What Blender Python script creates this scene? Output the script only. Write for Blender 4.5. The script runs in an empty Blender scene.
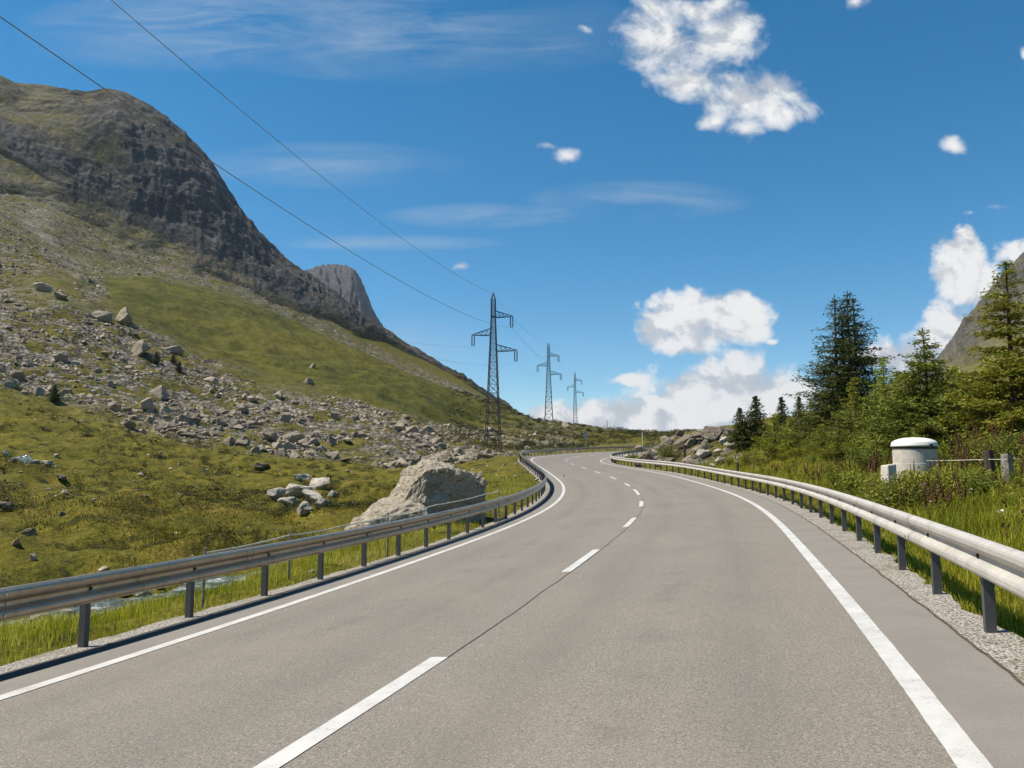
import bpy, bmesh, math, random
import numpy as np
from mathutils import Vector, Matrix
from math import radians, sin, cos, pi

C = bpy.context.scene.collection
HAZE = .00007
random.seed(7); R = np.random.default_rng(11)
# ------------------------------------------------------------------ camera model (metres, eye at 0,0,EYE)
F, YH, EYE = 740.0, 460.0, 1.6
TH = math.atan((YH-384)/F); CT, ST = cos(TH), sin(TH)
def ray(px, py):
    u, v = (px-512)/F, (384-py)/F
    return np.array([u, CT-v*ST, ST+v*CT])          # direction; y is depth along the ground
def at(px, py, y):
    d = ray(px, py); t = y/d[1]
    return np.array([d[0]*t, y, EYE+d[2]*t])
def phi_of(px, py):
    d = ray(px, py); return math.atan2(d[0], d[1])

# ------------------------------------------------------------------ helpers
def setk(o, label=None, cat=None, group=None, kind=None):
    if label: o['label'] = label
    if cat: o['category'] = cat
    if group: o['group'] = group
    if kind: o['kind'] = kind
    return o
def link(o, parent=None):
    C.objects.link(o)
    if parent: o.parent = parent
    return o
def mesh_np(name, V, Fq, mat=None, smooth=False, parent=None, attrs=None, uv=None):
    """V (n,3); Fq list of arrays of faces (m,3) / (m,4) or python lists"""
    me = bpy.data.meshes.new(name)
    V = np.asarray(V, dtype=np.float32)
    Fs = Fq if isinstance(Fq, list) and len(Fq) and isinstance(Fq[0], np.ndarray) else [np.asarray(Fq)]
    lv = np.concatenate([f.ravel() for f in Fs]).astype(np.int32)
    tot = np.concatenate([np.full(len(f), f.shape[1]) for f in Fs]).astype(np.int32)
    st = np.concatenate([[0], np.cumsum(tot)[:-1]]).astype(np.int32)
    me.vertices.add(len(V)); me.vertices.foreach_set('co', V.ravel())
    me.loops.add(len(lv)); me.loops.foreach_set('vertex_index', lv)
    me.polygons.add(len(tot)); me.polygons.foreach_set('loop_start', st)
    me.polygons.foreach_set('use_smooth', np.full(len(tot), bool(smooth)))
    for k, a in (attrs or {}).items():
        a = np.asarray(a, dtype=np.float32)
        if a.ndim == 1:
            at_ = me.attributes.new(k, 'FLOAT', 'POINT'); at_.data.foreach_set('value', a)
        else:
            at_ = me.attributes.new(k, 'FLOAT_VECTOR', 'POINT'); at_.data.foreach_set('vector', a.ravel())
    me.update(calc_edges=True); me.validate()
    if mat: me.materials.append(mat)
    return link(bpy.data.objects.new(name, me), parent)
def empty(name, loc=(0, 0, 0), rz=0):
    o = bpy.data.objects.new(name, None); C.objects.link(o)
    o.location = loc; o.rotation_euler = (0, 0, rz); o.empty_display_size = .3
    return o
def copy_tree(o, parent=None):
    c = o.copy(); C.objects.link(c)
    if parent: c.parent = parent
    for ch in [x for x in bpy.data.objects if x.parent == o]: copy_tree(ch, c)
    return c

class MB:
    def __init__(s): s.v = []; s.f = []; s.n = 0
    def add(s, V, Fc):
        s.v.append(np.asarray(V, float)); s.f += [[i+s.n for i in f] for f in Fc]; s.n += len(V)
    def bar(s, a, b, w, h=None, up=(0, 0, 1)):
        a, b = np.array(a, float), np.array(b, float); h = h or w
        d = b-a; L = np.linalg.norm(d)
        if L < 1e-6: return
        d /= L; up = np.array(up, float)
        if abs(d@up) > .95: up = np.array([1., 0, 0])
        x = np.cross(d, up); x /= np.linalg.norm(x); y = np.cross(x, d)
        V = [p+sx*x*w/2+sy*y*h/2 for p in (a, b) for sx, sy in ((-1, -1), (1, -1), (1, 1), (-1, 1))]
        s.add(V, [[0, 3, 2, 1], [4, 5, 6, 7], [0, 1, 5, 4], [1, 2, 6, 5], [2, 3, 7, 6], [3, 0, 4, 7]])
    def tube(s, pts, rad, n=8, cap=True):
        pts = [np.array(p, float) for p in pts]; rad = [rad]*len(pts) if np.isscalar(rad) else rad
        V = []; Fc = []
        for i, p in enumerate(pts):
            t = pts[min(i+1, len(pts)-1)]-pts[max(i-1, 0)]; t = t/(np.linalg.norm(t)+1e-9)
            up = np.array([0, 0, 1.]) if abs(t[2]) < .9 else np.array([1., 0, 0])
            x = np.cross(t, up); x /= np.linalg.norm(x); y = np.cross(x, t)
            V += [p+rad[i]*(cos(2*pi*k/n)*x+sin(2*pi*k/n)*y) for k in range(n)]
        for i in range(len(pts)-1):
            for k in range(n):
                a, b = i*n+k, i*n+(k+1) % n
                Fc.append([a, b, b+n, a+n])
        if cap: Fc.append(list(range(n))[::-1]); Fc.append([len(V)-n+k for k in range(n)])
        s.add(V, Fc)
    def lathe(s, prof, n=32, c=(0, 0, 0)):
        V = []; Fc = []
        for r, z in prof: V += [[c[0]+r*cos(2*pi*k/n), c[1]+r*sin(2*pi*k/n), c[2]+z] for k in range(n)]
        for i in range(len(prof)-1):
            for k in range(n):
                a, b = i*n+k, i*n+(k+1) % n; Fc.append([a, b, b+n, a+n])
        Fc.append(list(range(n))[::-1]); Fc.append([len(V)-n+k for k in range(n)])
        s.add(V, Fc)
    def build(s, name, mat, parent=None, smooth=False):
        V = np.concatenate(s.v)
        me = bpy.data.meshes.new(name); me.from_pydata(V.tolist(), [], s.f)
        if smooth: me.polygons.foreach_set('use_smooth', [True]*len(me.polygons))
        me.materials.append(mat); me.update()
        return link(bpy.data.objects.new(name, me), parent)

# ------------------------------------------------------------------ noise (vectorised gradient noise)
def _hash(ix, iy, iz, seed):
    h = (ix.astype(np.int64)*374761393+iy.astype(np.int64)*668265263+iz.astype(np.int64)*2147483647+seed*974634777) & 0xffffffff
    h = ((h ^ (h >> 13))*1274126177) & 0xffffffff
    return (h ^ (h >> 16)) & 0xffffffff
def noise2(x, y, seed=0):
    ix, iy = np.floor(x), np.floor(y); fx, fy = x-ix, y-iy
    u, v = fx*fx*fx*(fx*(fx*6-15)+10), fy*fy*fy*(fy*(fy*6-15)+10)
    def g(dx, dy):
        a = _hash(ix+dx, iy+dy, np.zeros_like(ix), seed)/4294967296.0*2*pi
        return np.cos(a)*(fx-dx)+np.sin(a)*(fy-dy)
    a, b, c, d = g(0, 0), g(1, 0), g(0, 1), g(1, 1)
    return ((a+(b-a)*u)+((c+(d-c)*u)-(a+(b-a)*u))*v)*1.5
def fbm(x, y, oct=5, seed=0, gain=.5, lac=2.03, ridged=False):
    s = 0; a = 1; t = 0
    for i in range(oct):
        n = noise2(x, y, seed+i*17)
        s = s+a*((1-2*np.abs(n)) if ridged else n); t += a; a *= gain
        x = x*lac+13.7; y = y*lac-7.3
    return s/t
def sstep(a, b, x):
    t = np.clip((x-a)/(b-a), 0, 1); return t*t*(3-2*t)

# ------------------------------------------------------------------ materials
def nt(name):
    m = bpy.data.materials.new(name); m.use_nodes = True
    t = m.node_tree; return m, t, t.nodes, t.links, t.nodes['Principled BSDF']
def N(t, typ, **kw):
    n = t.nodes.new(typ)
    for k, v in kw.items():
        if k.startswith('i_'): n.inputs[k[2:].replace('_', ' ')].default_value = v
        else: setattr(n, k, v)
    return n
def ramp(t, fac, stops, interp='LINEAR'):
    n = t.nodes.new('ShaderNodeValToRGB'); cr = n.color_ramp; cr.interpolation = interp
    while len(cr.elements) < len(stops): cr.elements.new(.5)
    for e, (p, c) in zip(cr.elements, stops):
        e.position = p; e.color = (c[0], c[1], c[2], 1) if not np.isscalar(c) else (c, c, c, 1)
    t.links.new(fac, n.inputs[0]); return n.outputs[0]
def mix(t, f, a, b, mode='MIX'):
    n = t.nodes.new('ShaderNodeMix'); n.data_type = 'RGBA'; n.blend_type = mode
    for s, v in ((n.inputs[0], f), (n.inputs[6], a), (n.inputs[7], b)):
        if hasattr(v, 'is_linked'): t.links.new(v, s)
        elif np.isscalar(v): s.default_value = v
        else: s.default_value = (*v, 1)
    return n.outputs[2]
def math_(t, op, a, b=None, c=None, clamp=False):
    n = t.nodes.new('ShaderNodeMath'); n.operation = op; n.use_clamp = clamp
    for s, v in zip(n.inputs, (a, b, c)):
        if v is None: continue
        if hasattr(v, 'is_linked'): t.links.new(v, s)
        else: s.default_value = v
    return n.outputs[0]
def noise(t, vec, scale, detail=5, rough=.55, dist=0, out=0):
    n = t.nodes.new('ShaderNodeTexNoise'); n.inputs['Scale'].default_value = scale
    n.inputs['Detail'].default_value = detail; n.inputs['Roughness'].default_value = rough; n.inputs['Distortion'].default_value = dist
    if vec is not None: t.links.new(vec, n.inputs['Vector'])
    return n.outputs[out]
def mapping(t, vec, scale=(1, 1, 1), rot=(0, 0, 0), loc=(0, 0, 0)):
    n = t.nodes.new('ShaderNodeMapping'); n.inputs['Scale'].default_value = scale; n.inputs['Rotation'].default_value = rot
    n.inputs['Location'].default_value = loc; t.links.new(vec, n.inputs['Vector']); return n.outputs[0]
def attr(t, name, out='Fac'):
    n = t.nodes.new('ShaderNodeAttribute'); n.attribute_name = name; return n.outputs[out]
def bump(t, b, h, strength=.5, dist=.05, chain=None):
    n = t.nodes.new('ShaderNodeBump'); n.inputs['Strength'].default_value = strength; n.inputs['Distance'].default_value = dist
    t.links.new(h, n.inputs['Height'])
    if chain: t.links.new(chain, n.inputs['Normal'])
    t.links.new(n.outputs[0], b.inputs['Normal']); return n.outputs[0]
def obj_co(t): return t.nodes.new('ShaderNodeTexCoord').outputs['Object']

def simple(name, col, rough=.6, metal=0, var=.25, scale=6, bumpd=.0, dark=None):
    m, t, n, l, b = nt(name); co = obj_co(t)
    f = noise(t, co, scale, 6, .6)
    a = [c*(1-var) for c in col] if dark is None else dark
    l.new(ramp(t, f, [(.3, a), (.7, [min(1, c*(1+var*.6)) for c in col])]), b.inputs['Base Color'])
    b.inputs['Roughness'].default_value = rough; b.inputs['Metallic'].default_value = metal
    if bumpd: bump(t, b, f, .6, bumpd)
    return m

def mat_asphalt():
    m, t, n, l, b = nt('asphalt'); co = obj_co(t)
    lat, run = attr(t, 'lat'), attr(t, 'run')
    sp = noise(t, co, 95, 3, .7); sp2 = noise(t, co, 42, 2, .6); big = noise(t, co, .35, 5, .55); mid = noise(t, co, 2.2, 5, .6)
    cmb = t.nodes.new('ShaderNodeCombineXYZ'); l.new(lat, cmb.inputs[0]); l.new(math_(t, 'MULTIPLY', run, .06), cmb.inputs[1])
    streak = noise(t, cmb.outputs[0], 1.6, 4, .6)
    c = ramp(t, sp, [(.30, (.052, .048, .042)), (.46, (.170, .156, .136)), (.55, (.235, .216, .188)), (.68, (.58, .535, .465))])
    c = mix(t, .35, c, ramp(t, sp2, [(.35, (.095, .088, .079)), (.65, (.305, .282, .25))]))
    c = mix(t, math_(t, 'MULTIPLY', ramp(t, streak, [(.35, 0), (.7, 1)]), .22), c, (.16, .142, .118))
    c = mix(t, math_(t, 'MULTIPLY', ramp(t, big, [(.4, 0), (.68, 1)]), .22), c, (.30, .268, .225))
    c = mix(t, math_(t, 'MULTIPLY', ramp(t, mid, [(.5, 0), (.75, 1)]), .25), c, (.17, .156, .138))
    # wheel tracks polished darker, oil drip between them, stained patches
    def track(x0, w_): return ramp(t, math_(t, 'ABSOLUTE', math_(t, 'SUBTRACT', lat, x0)), [(0, 1), (w_, 0)])
    tr_ = math_(t, 'MAXIMUM', math_(t, 'MAXIMUM', track(.85, .5), track(2.55, .5)), math_(t, 'MAXIMUM', track(-.95, .5), track(-2.6, .5)))
    wob = noise(t, cmb.outputs[0], 3.5, 5, .7)
    c = mix(t, math_(t, 'MULTIPLY', math_(t, 'MULTIPLY', tr_, ramp(t, wob, [(.35, .2), (.65, 1)])), .34), c, (.125, .115, .102))
    oil = math_(t, 'MAXIMUM', track(1.7, .28), track(-1.75, .28))
    c = mix(t, math_(t, 'MULTIPLY', math_(t, 'MULTIPLY', oil, ramp(t, noise(t, co, 1.3, 5, .7), [(.5, 0), (.7, 1)])), .4), c, (.075, .068, .06))
    c = mix(t, math_(t, 'MULTIPLY', ramp(t, noise(t, mapping(t, co, (1, .35, 1), (0, 0, -.3)), .8, 6, .65), [(.52, 0), (.70, 1)]), .16), c, (.33, .30, .255))
    c = mix(t, 1.0, c, (.985, .96, .915), 'MULTIPLY')
    # older, browner margin strips outside the edge lines, smooth and finer grained
    ml = attr(t, 'margin')
    fine = noise(t, co, 160, 2, .6)
    cm = ramp(t, fine, [(.3, (.165, .15, .130)), (.7, (.285, .26, .225))])
    cm = mix(t, math_(t, 'MULTIPLY', ramp(t, mid, [(.42, 0), (.62, 1)]), .6), cm, (.19, .174, .15))
    c = mix(t, ml, c, cm)
    c = mix(t, math_(t, 'MULTIPLY', ramp(t, noise(t, co, 27, 2, .5), [(.73, 0), (.76, 1)]), .7), c, (.04, .037, .034))
    l.new(c, b.inputs['Base Color']); b.inputs['Roughness'].default_value = .86; b.inputs['Specular IOR Level'].default_value = .3
    bump(t, b, sp, .5, .006); return m
def mat_paint():
    m, t, n, l, b = nt('road_paint'); co = obj_co(t)
    f = noise(t, co, 60, 4, .7); g = noise(t, co, 3, 6, .7)
    c = ramp(t, g, [(.3, (.47, .455, .42)), (.7, (.60, .59, .555))])
    c = mix(t, ramp(t, math_(t, 'ADD', math_(t, 'MULTIPLY', f, .7), math_(t, 'MULTIPLY', g, .4)), [(.40, .9), (.50, 0)]), c, (.25, .235, .21))
    l.new(c, b.inputs['Base Color']); b.inputs['Roughness'].default_value = .6; bump(t, b, f, .4, .004); return m
def mat_gravel():
    m, t, n, l, b = nt('gravel'); co = obj_co(t)
    v = t.nodes.new('ShaderNodeTexVoronoi'); v.inputs['Scale'].default_value = 48; l.new(co, v.inputs['Vector'])
    c = ramp(t, noise(t, v.outputs['Position'], 40, 2), [(.25, (.22, .20, .17)), (.5, (.44, .40, .34)), (.75, (.66, .61, .53))])
    c = mix(t, ramp(t, v.outputs['Distance'], [(.35, 0), (.75, 1)]), c, (.10, .088, .07))
    c = mix(t, math_(t, 'MULTIPLY', ramp(t, noise(t, co, 2.5, 5), [(.5, 0), (.65, 1)]), .5), c, (.14, .12, .06))
    l.new(c, b.inputs['Base Color']); b.inputs['Roughness'].default_value = .9
    bump(t, b, math_(t, 'SUBTRACT', 1, v.outputs['Distance']), .9, .015); return m
def mat_ground():
    m, t, n, l, b = nt('ground'); co = obj_co(t)
    rock, scree, hill, pale = attr(t, 'rock'), attr(t, 'scree'), attr(t, 'hill'), attr(t, 'pale')
    # meadow
    n1 = noise(t, co, .11, 6, .6, .6); n2 = noise(t, co, .9, 6, .65, .4); n3 = noise(t, co, 5.5, 5, .7); n4 = noise(t, co, .028, 5, .55)
    mead = ramp(t, n1, [(.3, (0.067, 0.071, 0.006)), (.45, (0.126, 0.112, 0.008)), (.58, (0.188, 0.147, 0.013)), (.72, (0.201, 0.125, 0.022))])
    mead = mix(t, .62, mead, ramp(t, n2, [(.32, (0.013, 0.015, 0.002)), (.44, (0.082, 0.079, 0.006)), (.56, (0.148, 0.126, 0.011)), (.70, (0.251, 0.194, 0.029))]))
    mead = mix(t, .42, mead, ramp(t, n3, [(.3, (0.020, 0.023, 0.004)), (.52, (0.116, 0.109, 0.012)), (.72, (0.324, 0.260, 0.055))]))
    mead = mix(t, math_(t, 'MULTIPLY', ramp(t, noise(t, co, .33, 6, .7), [(.6, 0), (.72, 1)]), .55), mead, (.115, .075, .028))
    # smooth green hill
    hl = ramp(t, n4, [(.3, (0.055, 0.063, 0.006)), (.52, (0.096, 0.094, 0.009)), (.72, (0.150, 0.116, 0.018))])
    hl = mix(t, .5, hl, ramp(t, noise(t, co, .22, 7, .7), [(.34, (.018, .024, .003)), (.48, (.070, .074, .008)), (.64, (.140, .118, .024))]))
    hl = mix(t, math_(t, 'MULTIPLY', ramp(t, noise(t, mapping(t, co, (1, 1, 1)), .09, 8, .72, .4), [(.52, 0), (.62, 1)]), .7), hl, (.030, .036, .006))
    mead = mix(t, math_(t, 'MULTIPLY', ramp(t, noise(t, co, .75, 5, .62, .5), [(.54, 0), (.62, 1)]), .8), mead, (.016, .020, .004))
    mead = mix(t, math_(t, 'MULTIPLY', ramp(t, noise(t, mapping(t, co, (1, 1, 1), (0, 0, 0), (9, 4, 0)), .4, 6, .7, .4), [(.56, 0), (.66, 1)]), .6), mead, (.20, .15, .034))
    mead = mix(t, hill, mead, hl)
    # scree: grey stones seen as grain
    v = t.nodes.new('ShaderNodeTexVoronoi'); v.inputs['Scale'].default_value = .55; l.new(co, v.inputs['Vector']); v.inputs['Randomness'].default_value = 1
    v2 = t.nodes.new('ShaderNodeTexVoronoi'); v2.inputs['Scale'].default_value = 1.6; l.new(co, v2.inputs['Vector'])
    sc = ramp(t, noise(t, v.outputs['Position'], 3, 2), [(.3, (0.135, 0.116, 0.089)), (.5, (0.290, 0.250, 0.196)), (.7, (0.513, 0.452, 0.365))])
    sc = mix(t, .5, sc, ramp(t, noise(t, v2.outputs['Position'], 7, 2), [(.3, (0.104, 0.096, 0.083)), (.5, (0.273, 0.247, 0.208)), (.72, (0.520, 0.474, 0.410))]))
    sc = mix(t, math_(t, 'MULTIPLY', ramp(t, v2.outputs['Distance'], [(.3, 0), (.6, 1)]), .65), sc, (.045, .042, .022))
    sm = math_(t, 'MULTIPLY', scree, ramp(t, math_(t, 'ADD', math_(t, 'MULTIPLY', noise(t, co, .16, 6, .7), .6), math_(t, 'MULTIPLY', noise(t, co, .9, 3, .6), .4)), [(.465, 0), (.52, 1)]))
    c = mix(t, sm, mead, sc)
    c = mix(t, math_(t, 'MULTIPLY', pale, ramp(t, noise(t, co, .5, 6, .7), [(.35, 0), (.55, 1)])), c, mix(t, .5, sc, (.40, .37, .32)))
    # rock
    st = mapping(t, co, (.012, .012, .045), (.25, .3, 0))
    r1 = noise(t, st, 1, 9, .65, 1.2); r2 = noise(t, co, .045, 9, .7, .5); r3 = noise(t, mapping(t, co, (.09, .09, .022)), 1, 8, .7)
    rk = ramp(t, r1, [(.3, (0.087, 0.087, 0.090)), (.47, (0.167, 0.162, 0.160)), (.58, (0.239, 0.220, 0.200)), (.72, (0.392, 0.326, 0.261))])
    rk = mix(t, .6, rk, ramp(t, r2, [(.33, (0.056, 0.056, 0.060)), (.5, (0.161, 0.157, 0.151)), (.66, (0.378, 0.350, 0.308))]))
    rk = mix(t, .45, rk, ramp(t, r3, [(.36, (0.033, 0.033, 0.036)), (.5, (0.150, 0.141, 0.135)), (.66, (0.345, 0.307, 0.262))]))
    geo = t.nodes.new('ShaderNodeNewGeometry'); sx = t.nodes.new('ShaderNodeSeparateXYZ'); l.new(geo.outputs['Normal'], sx.inputs[0])
    gz = math_(t, 'ADD', sx.outputs[2], math_(t, 'MULTIPLY', math_(t, 'SUBTRACT', noise(t, co, .03, 7, .7), .5), 1.5))
    gm = ramp(t, gz, [(.74, 0), (.86, 1)])
    rg = ramp(t, noise(t, co, .06, 6, .65), [(.3, (.055, .056, .014)), (.6, (.105, .094, .032)), (.75, (.15, .125, .065))])
    rk = mix(t, math_(t, 'MULTIPLY', math_(t, 'MULTIPLY', gm, .8), math_(t, 'SUBTRACT', 2.0, rock, None, True)), rk, rg)
    c = mix(t, math_(t, 'MINIMUM', rock, 1.0), c, rk)
    ck = t.nodes.new('ShaderNodeTexVoronoi'); ck.feature = 'DISTANCE_TO_EDGE'; ck.inputs['Scale'].default_value = 1.0
    wv = t.nodes.new('ShaderNodeVectorMath'); wv.operation = 'ADD'; l.new(mapping(t, co, (.085, .085, .030)), wv.inputs[0]); nv = t.nodes.new('ShaderNodeVectorMath'); nv.operation = 'SCALE'; l.new(noise(t, co, .06, 5, .65, 0, 1), nv.inputs[0]); nv.inputs['Scale'].default_value = 1.6; l.new(nv.outputs[0], wv.inputs[1]); l.new(wv.outputs[0], ck.inputs['Vector'])
    ckm = math_(t, 'MULTIPLY', ramp(t, ck.outputs['Distance'], [(.0, 1), (.09, 0)]), math_(t, 'MULTIPLY', math_(t, 'MINIMUM', rock, 1.0), ramp(t, r2, [(.4, .05), (.6, .6)])))
    c = mix(t, ckm, c, (.018, .018, .02))
    l.new(c, b.inputs['Base Color']); b.inputs['Roughness'].default_value = .95; b.inputs['Specular IOR Level'].default_value = .15
    h = math_(t, 'ADD', math_(t, 'MULTIPLY', n2, .5), math_(t, 'MULTIPLY', n3, .35))
    b1 = bump(t, b, h, .8, .5)
    hr = math_(t, 'MULTIPLY', math_(t, 'ADD', math_(t, 'ADD', r2, r3), math_(t, 'MULTIPLY', r1, .6)), math_(t, 'ADD', rock, .0))
    b2 = bump(t, b, hr, .9, 22.0, b1)
    hs = math_(t, 'MULTIPLY', math_(t, 'ADD', math_(t, 'MULTIPLY', v.outputs['Distance'], -1.0), math_(t, 'MULTIPLY', v2.outputs['Distance'], -.4)), sm)
    bump(t, b, hs, .8, 1.0, b2)
    return m
def mat_stone(name, cols, scale=1.0, lichen=.3, rnd=.32):
    m, t, n, l, b = nt(name); co = obj_co(t)
    oi = t.nodes.new('ShaderNodeObjectInfo')
    vm = t.nodes.new('ShaderNodeVectorMath'); vm.operation = 'ADD'; l.new(co, vm.inputs[0])
    cb = t.nodes.new('ShaderNodeCombineXYZ'); l.new(math_(t, 'MULTIPLY', oi.outputs['Random'], 37.), cb.inputs[0]); l.new(cb.outputs[0], vm.inputs[1])
    p = vm.outputs[0]
    a = noise(t, p, 1.6*scale, 8, .65, .6); f = noise(t, p, 9*scale, 6, .7); g = noise(t, mapping(t, p, (1, 1, 3.5), (.3, .2, 0)), 2.4*scale, 7, .7, .8)
    c = ramp(t, a, [(.3, cols[0]), (.5, cols[1]), (.7, cols[2])])
    c = mix(t, .5, c, ramp(t, f, [(.3, cols[0]), (.5, cols[1]), (.7, cols[2])]))
    c = mix(t, ramp(t, g, [(.36, .75), (.43, 0)]), c, [x*.3 for x in cols[0]])
    c = mix(t, math_(t, 'MULTIPLY', ramp(t, noise(t, p, 3.3*scale, 6, .75), [(.56, 0), (.66, 1)]), lichen), c, (.16, .13, .06))
    c = mix(t, rnd, c, ramp(t, oi.outputs['Random'], [(0, (.13, .105, .075)), (.5, (.35, .295, .22)), (1, (.60, .52, .40))]))
    l.new(c, b.inputs['Base Color']); b.inputs['Roughness'].default_value = .9; b.inputs['Specular IOR Level'].default_value = .25
    bump(t, b, math_(t, 'ADD', f, math_(t, 'MULTIPLY', g, 1.2)), 1.0, .16/scale); return m
def mat_leaf(name, stops, trans=.25):
    m, t, n, l, b = nt(name); tint = attr(t, 'tint'); oi = t.nodes.new('ShaderNodeObjectInfo')
    c = ramp(t, tint, stops)
    hs = t.nodes.new('ShaderNodeHueSaturation'); l.new(c, hs.inputs['Color'])
    l.new(math_(t, 'ADD', math_(t, 'MULTIPLY', oi.outputs['Random'], .035), .4825), hs.inputs['Hue'])
    l.new(math_(t, 'ADD', math_(t, 'MULTIPLY', oi.outputs['Random'], .4), .8), hs.inputs['Value'])
    c = hs.outputs[0]
    l.new(c, b.inputs['Base Color']); b.inputs['Roughness'].default_value = .65; b.inputs['Specular IOR Level'].default_value = .25
    tr = t.nodes.new('ShaderNodeBsdfTranslucent'); l.new(c, tr.inputs[0])
    ms = t.nodes.new('ShaderNodeMixShader'); ms.inputs[0].default_value = trans
    l.new(b.outputs[0], ms.inputs[1]); l.new(tr.outputs[0], ms.inputs[2]); l.new(ms.outputs[0], n['Material Output'].inputs[0]); return m
def mat_galv(name, base, warm=0.0, metal=.12, rough=.55):
    m, t, n, l, b = nt(name); co = obj_co(t)
    f = noise(t, co, 2.3, 7, .7); v = t.nodes.new('ShaderNodeTexVoronoi'); v.inputs['Scale'].default_value = 45; l.new(co, v.inputs['Vector'])
    c = ramp(t, f, [(.3, [x*.78 for x in base]), (.7, [min(1, x*1.12) for x in base])])
    c = mix(t, .15, c, v.outputs['Color'], 'MULTIPLY')
    c = mix(t, math_(t, 'MULTIPLY', ramp(t, noise(t, mapping(t, co, (1, 1, .25)), 6, 6, .7), [(.55, 0), (.72, 1)]), .35+warm), c, (.16, .115, .07))
    l.new(c, b.inputs['Base Color']); b.inputs['Metallic'].default_value = metal; b.inputs['Roughness'].default_value = rough
    return m
def mat_water():
    m, t, n, l, b = nt('water'); co = obj_co(t)
    f = noise(t, co, 2.2, 6, .7, .8)
    l.new(ramp(t, f, [(.42, (.05, .075, .07)), (.56, (.16, .2, .19)), (.66, (.75, .77, .76))]), b.inputs['Base Color'])
    b.inputs['Roughness'].default_value = .12; bump(t, b, f, .7, .12); return m

M = dict(
    asphalt=mat_asphalt(), paint=mat_paint(), gravel=mat_gravel(), ground=mat_ground(), water=mat_water(),
    seam=simple('tar_seam', (.045, .041, .036), .85, 0, .6, 9), seam_soil=simple('seam_soil', (.085, .06, .04), .95, 0, .6, 20),
    stone=mat_stone('grey_stone', ((.125, .100, .068), (.345, .285, .205), (.60, .52, .39)), 1.3, .4),
    pale=mat_stone('pale_stone', ((.40, .35, .27), (.66, .60, .49), (.80, .75, .64)), 1.0, .2, 0),
    hero=mat_stone('boulder_stone', ((.27, .215, .15), (.60, .52, .395), (.82, .74, .60)), 1.0, .5, 0),
    outcrop=mat_stone('outcrop_stone', ((.095, .072, .052), (.25, .20, .15), (.50, .43, .34)), .8, .5),
    galv=mat_galv('galvanised_steel', (.56, .53, .48)), galv_old=mat_galv('weathered_galvanised_steel', (.50, .42, .31), .2, .78, .36),
    post=mat_galv('post_steel', (.095, .10, .105)), bolt=simple('bolt_steel', (.55, .55, .54), .35, .7),
    slot=simple('slot_dark', (.03, .028, .026), .8),
    lattice=simple('painted_lattice_steel', (.062, .058, .062), .55, .3, .3, 3), insul=simple('insulator_glaze', (.10, .06, .04), .25),
    wire=simple('aluminium_cable', (.30, .30, .30), .5, .2), rope=simple('fence_rope', (.72, .68, .55), .8),
    wood=simple('weathered_wood', (.30, .27, .225), .9, 0, .5, 14, .01), wood_dark=simple('dark_wood', (.075, .055, .042), .9, 0, .5, 12, .01),
    concrete=simple('well_concrete', (.60, .55, .47), .85, 0, .22, 5, .004), lid=simple('white_lid', (.80, .77, .71), .5, 0, .08, 3),
    rubber=simple('dark_seal', (.03, .03, .03), .6), rail_shade=simple('rail_shade', (.045, .040, .035), .85, 0, .4, 9, .01), sign=simple('sign_back_metal', (.30, .31, .31), .45, .5),
    pole=simple('grey_pole', (.42, .42, .42), .5, .3), snow=simple('snow_pole', (.75, .74, .72), .5),
    bark=simple('bark', (.085, .066, .052), .95, 0, .5, 9, .02),
    larch=mat_leaf('larch_needles', [(0, (.025, .034, .008)), (.5, (.060, .074, .014)), (1, (.112, .124, .025))], .22),
    young=mat_leaf('young_larch_needles', [(0, (.11, .145, .012)), (.5, (.26, .295, .026)), (1, (.44, .43, .06))], .35),
    spruce=mat_leaf('spruce_needles', [(0, (.070, .095, .012)), (.5, (.16, .19, .022)), (1, (.28, .29, .042))], .25),
    spruce_dark=mat_leaf('dark_spruce_needles', [(0, (.030, .042, .008)), (.5, (.070, .088, .014)), (1, (.13, .14, .026))], .25),
    shrub=mat_leaf('shrub_leaves', [(0, (.105, .130, .012)), (.5, (.23, .26, .024)), (1, (.38, .36, .055))], .35),
    grass=mat_leaf('verge_grass', [(0, (.11, .125, .009)), (.4, (.26, .265, .016)), (.7, (.43, .385, .04)), (1, (.62, .51, .17))], .45),
    tuft=mat_leaf('meadow_grass', [(0, (0.052, 0.055, 0.006)), (.5, (0.150, 0.127, 0.011)), (1, (0.299, 0.227, 0.039))], .35),
    dock=simple('dock_seeds', (.095, .040, .012), .9, 0, .5, 12), dockleaf=simple('dock_leaf', (.085, .105, .02), .6, 0, .4, 6),
    heath=mat_leaf('heath_leaves', [(0, (.016, .020, .004)), (.5, (.045, .048, .008)), (1, (.11, .095, .018))], .2),
    weed=mat_leaf('weed_leaves', [(0, (.09, .115, .010)), (.5, (.215, .23, .022)), (1, (.38, .34, .06))], .35),
    drystalk=mat_leaf('dry_stalks', [(0, (.06, .028, .010)), (.5, (.12, .062, .024)), (1, (.22, .14, .06))], .2),
    petal=simple('white_petals', (.78, .77, .70), .7),
)
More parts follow.
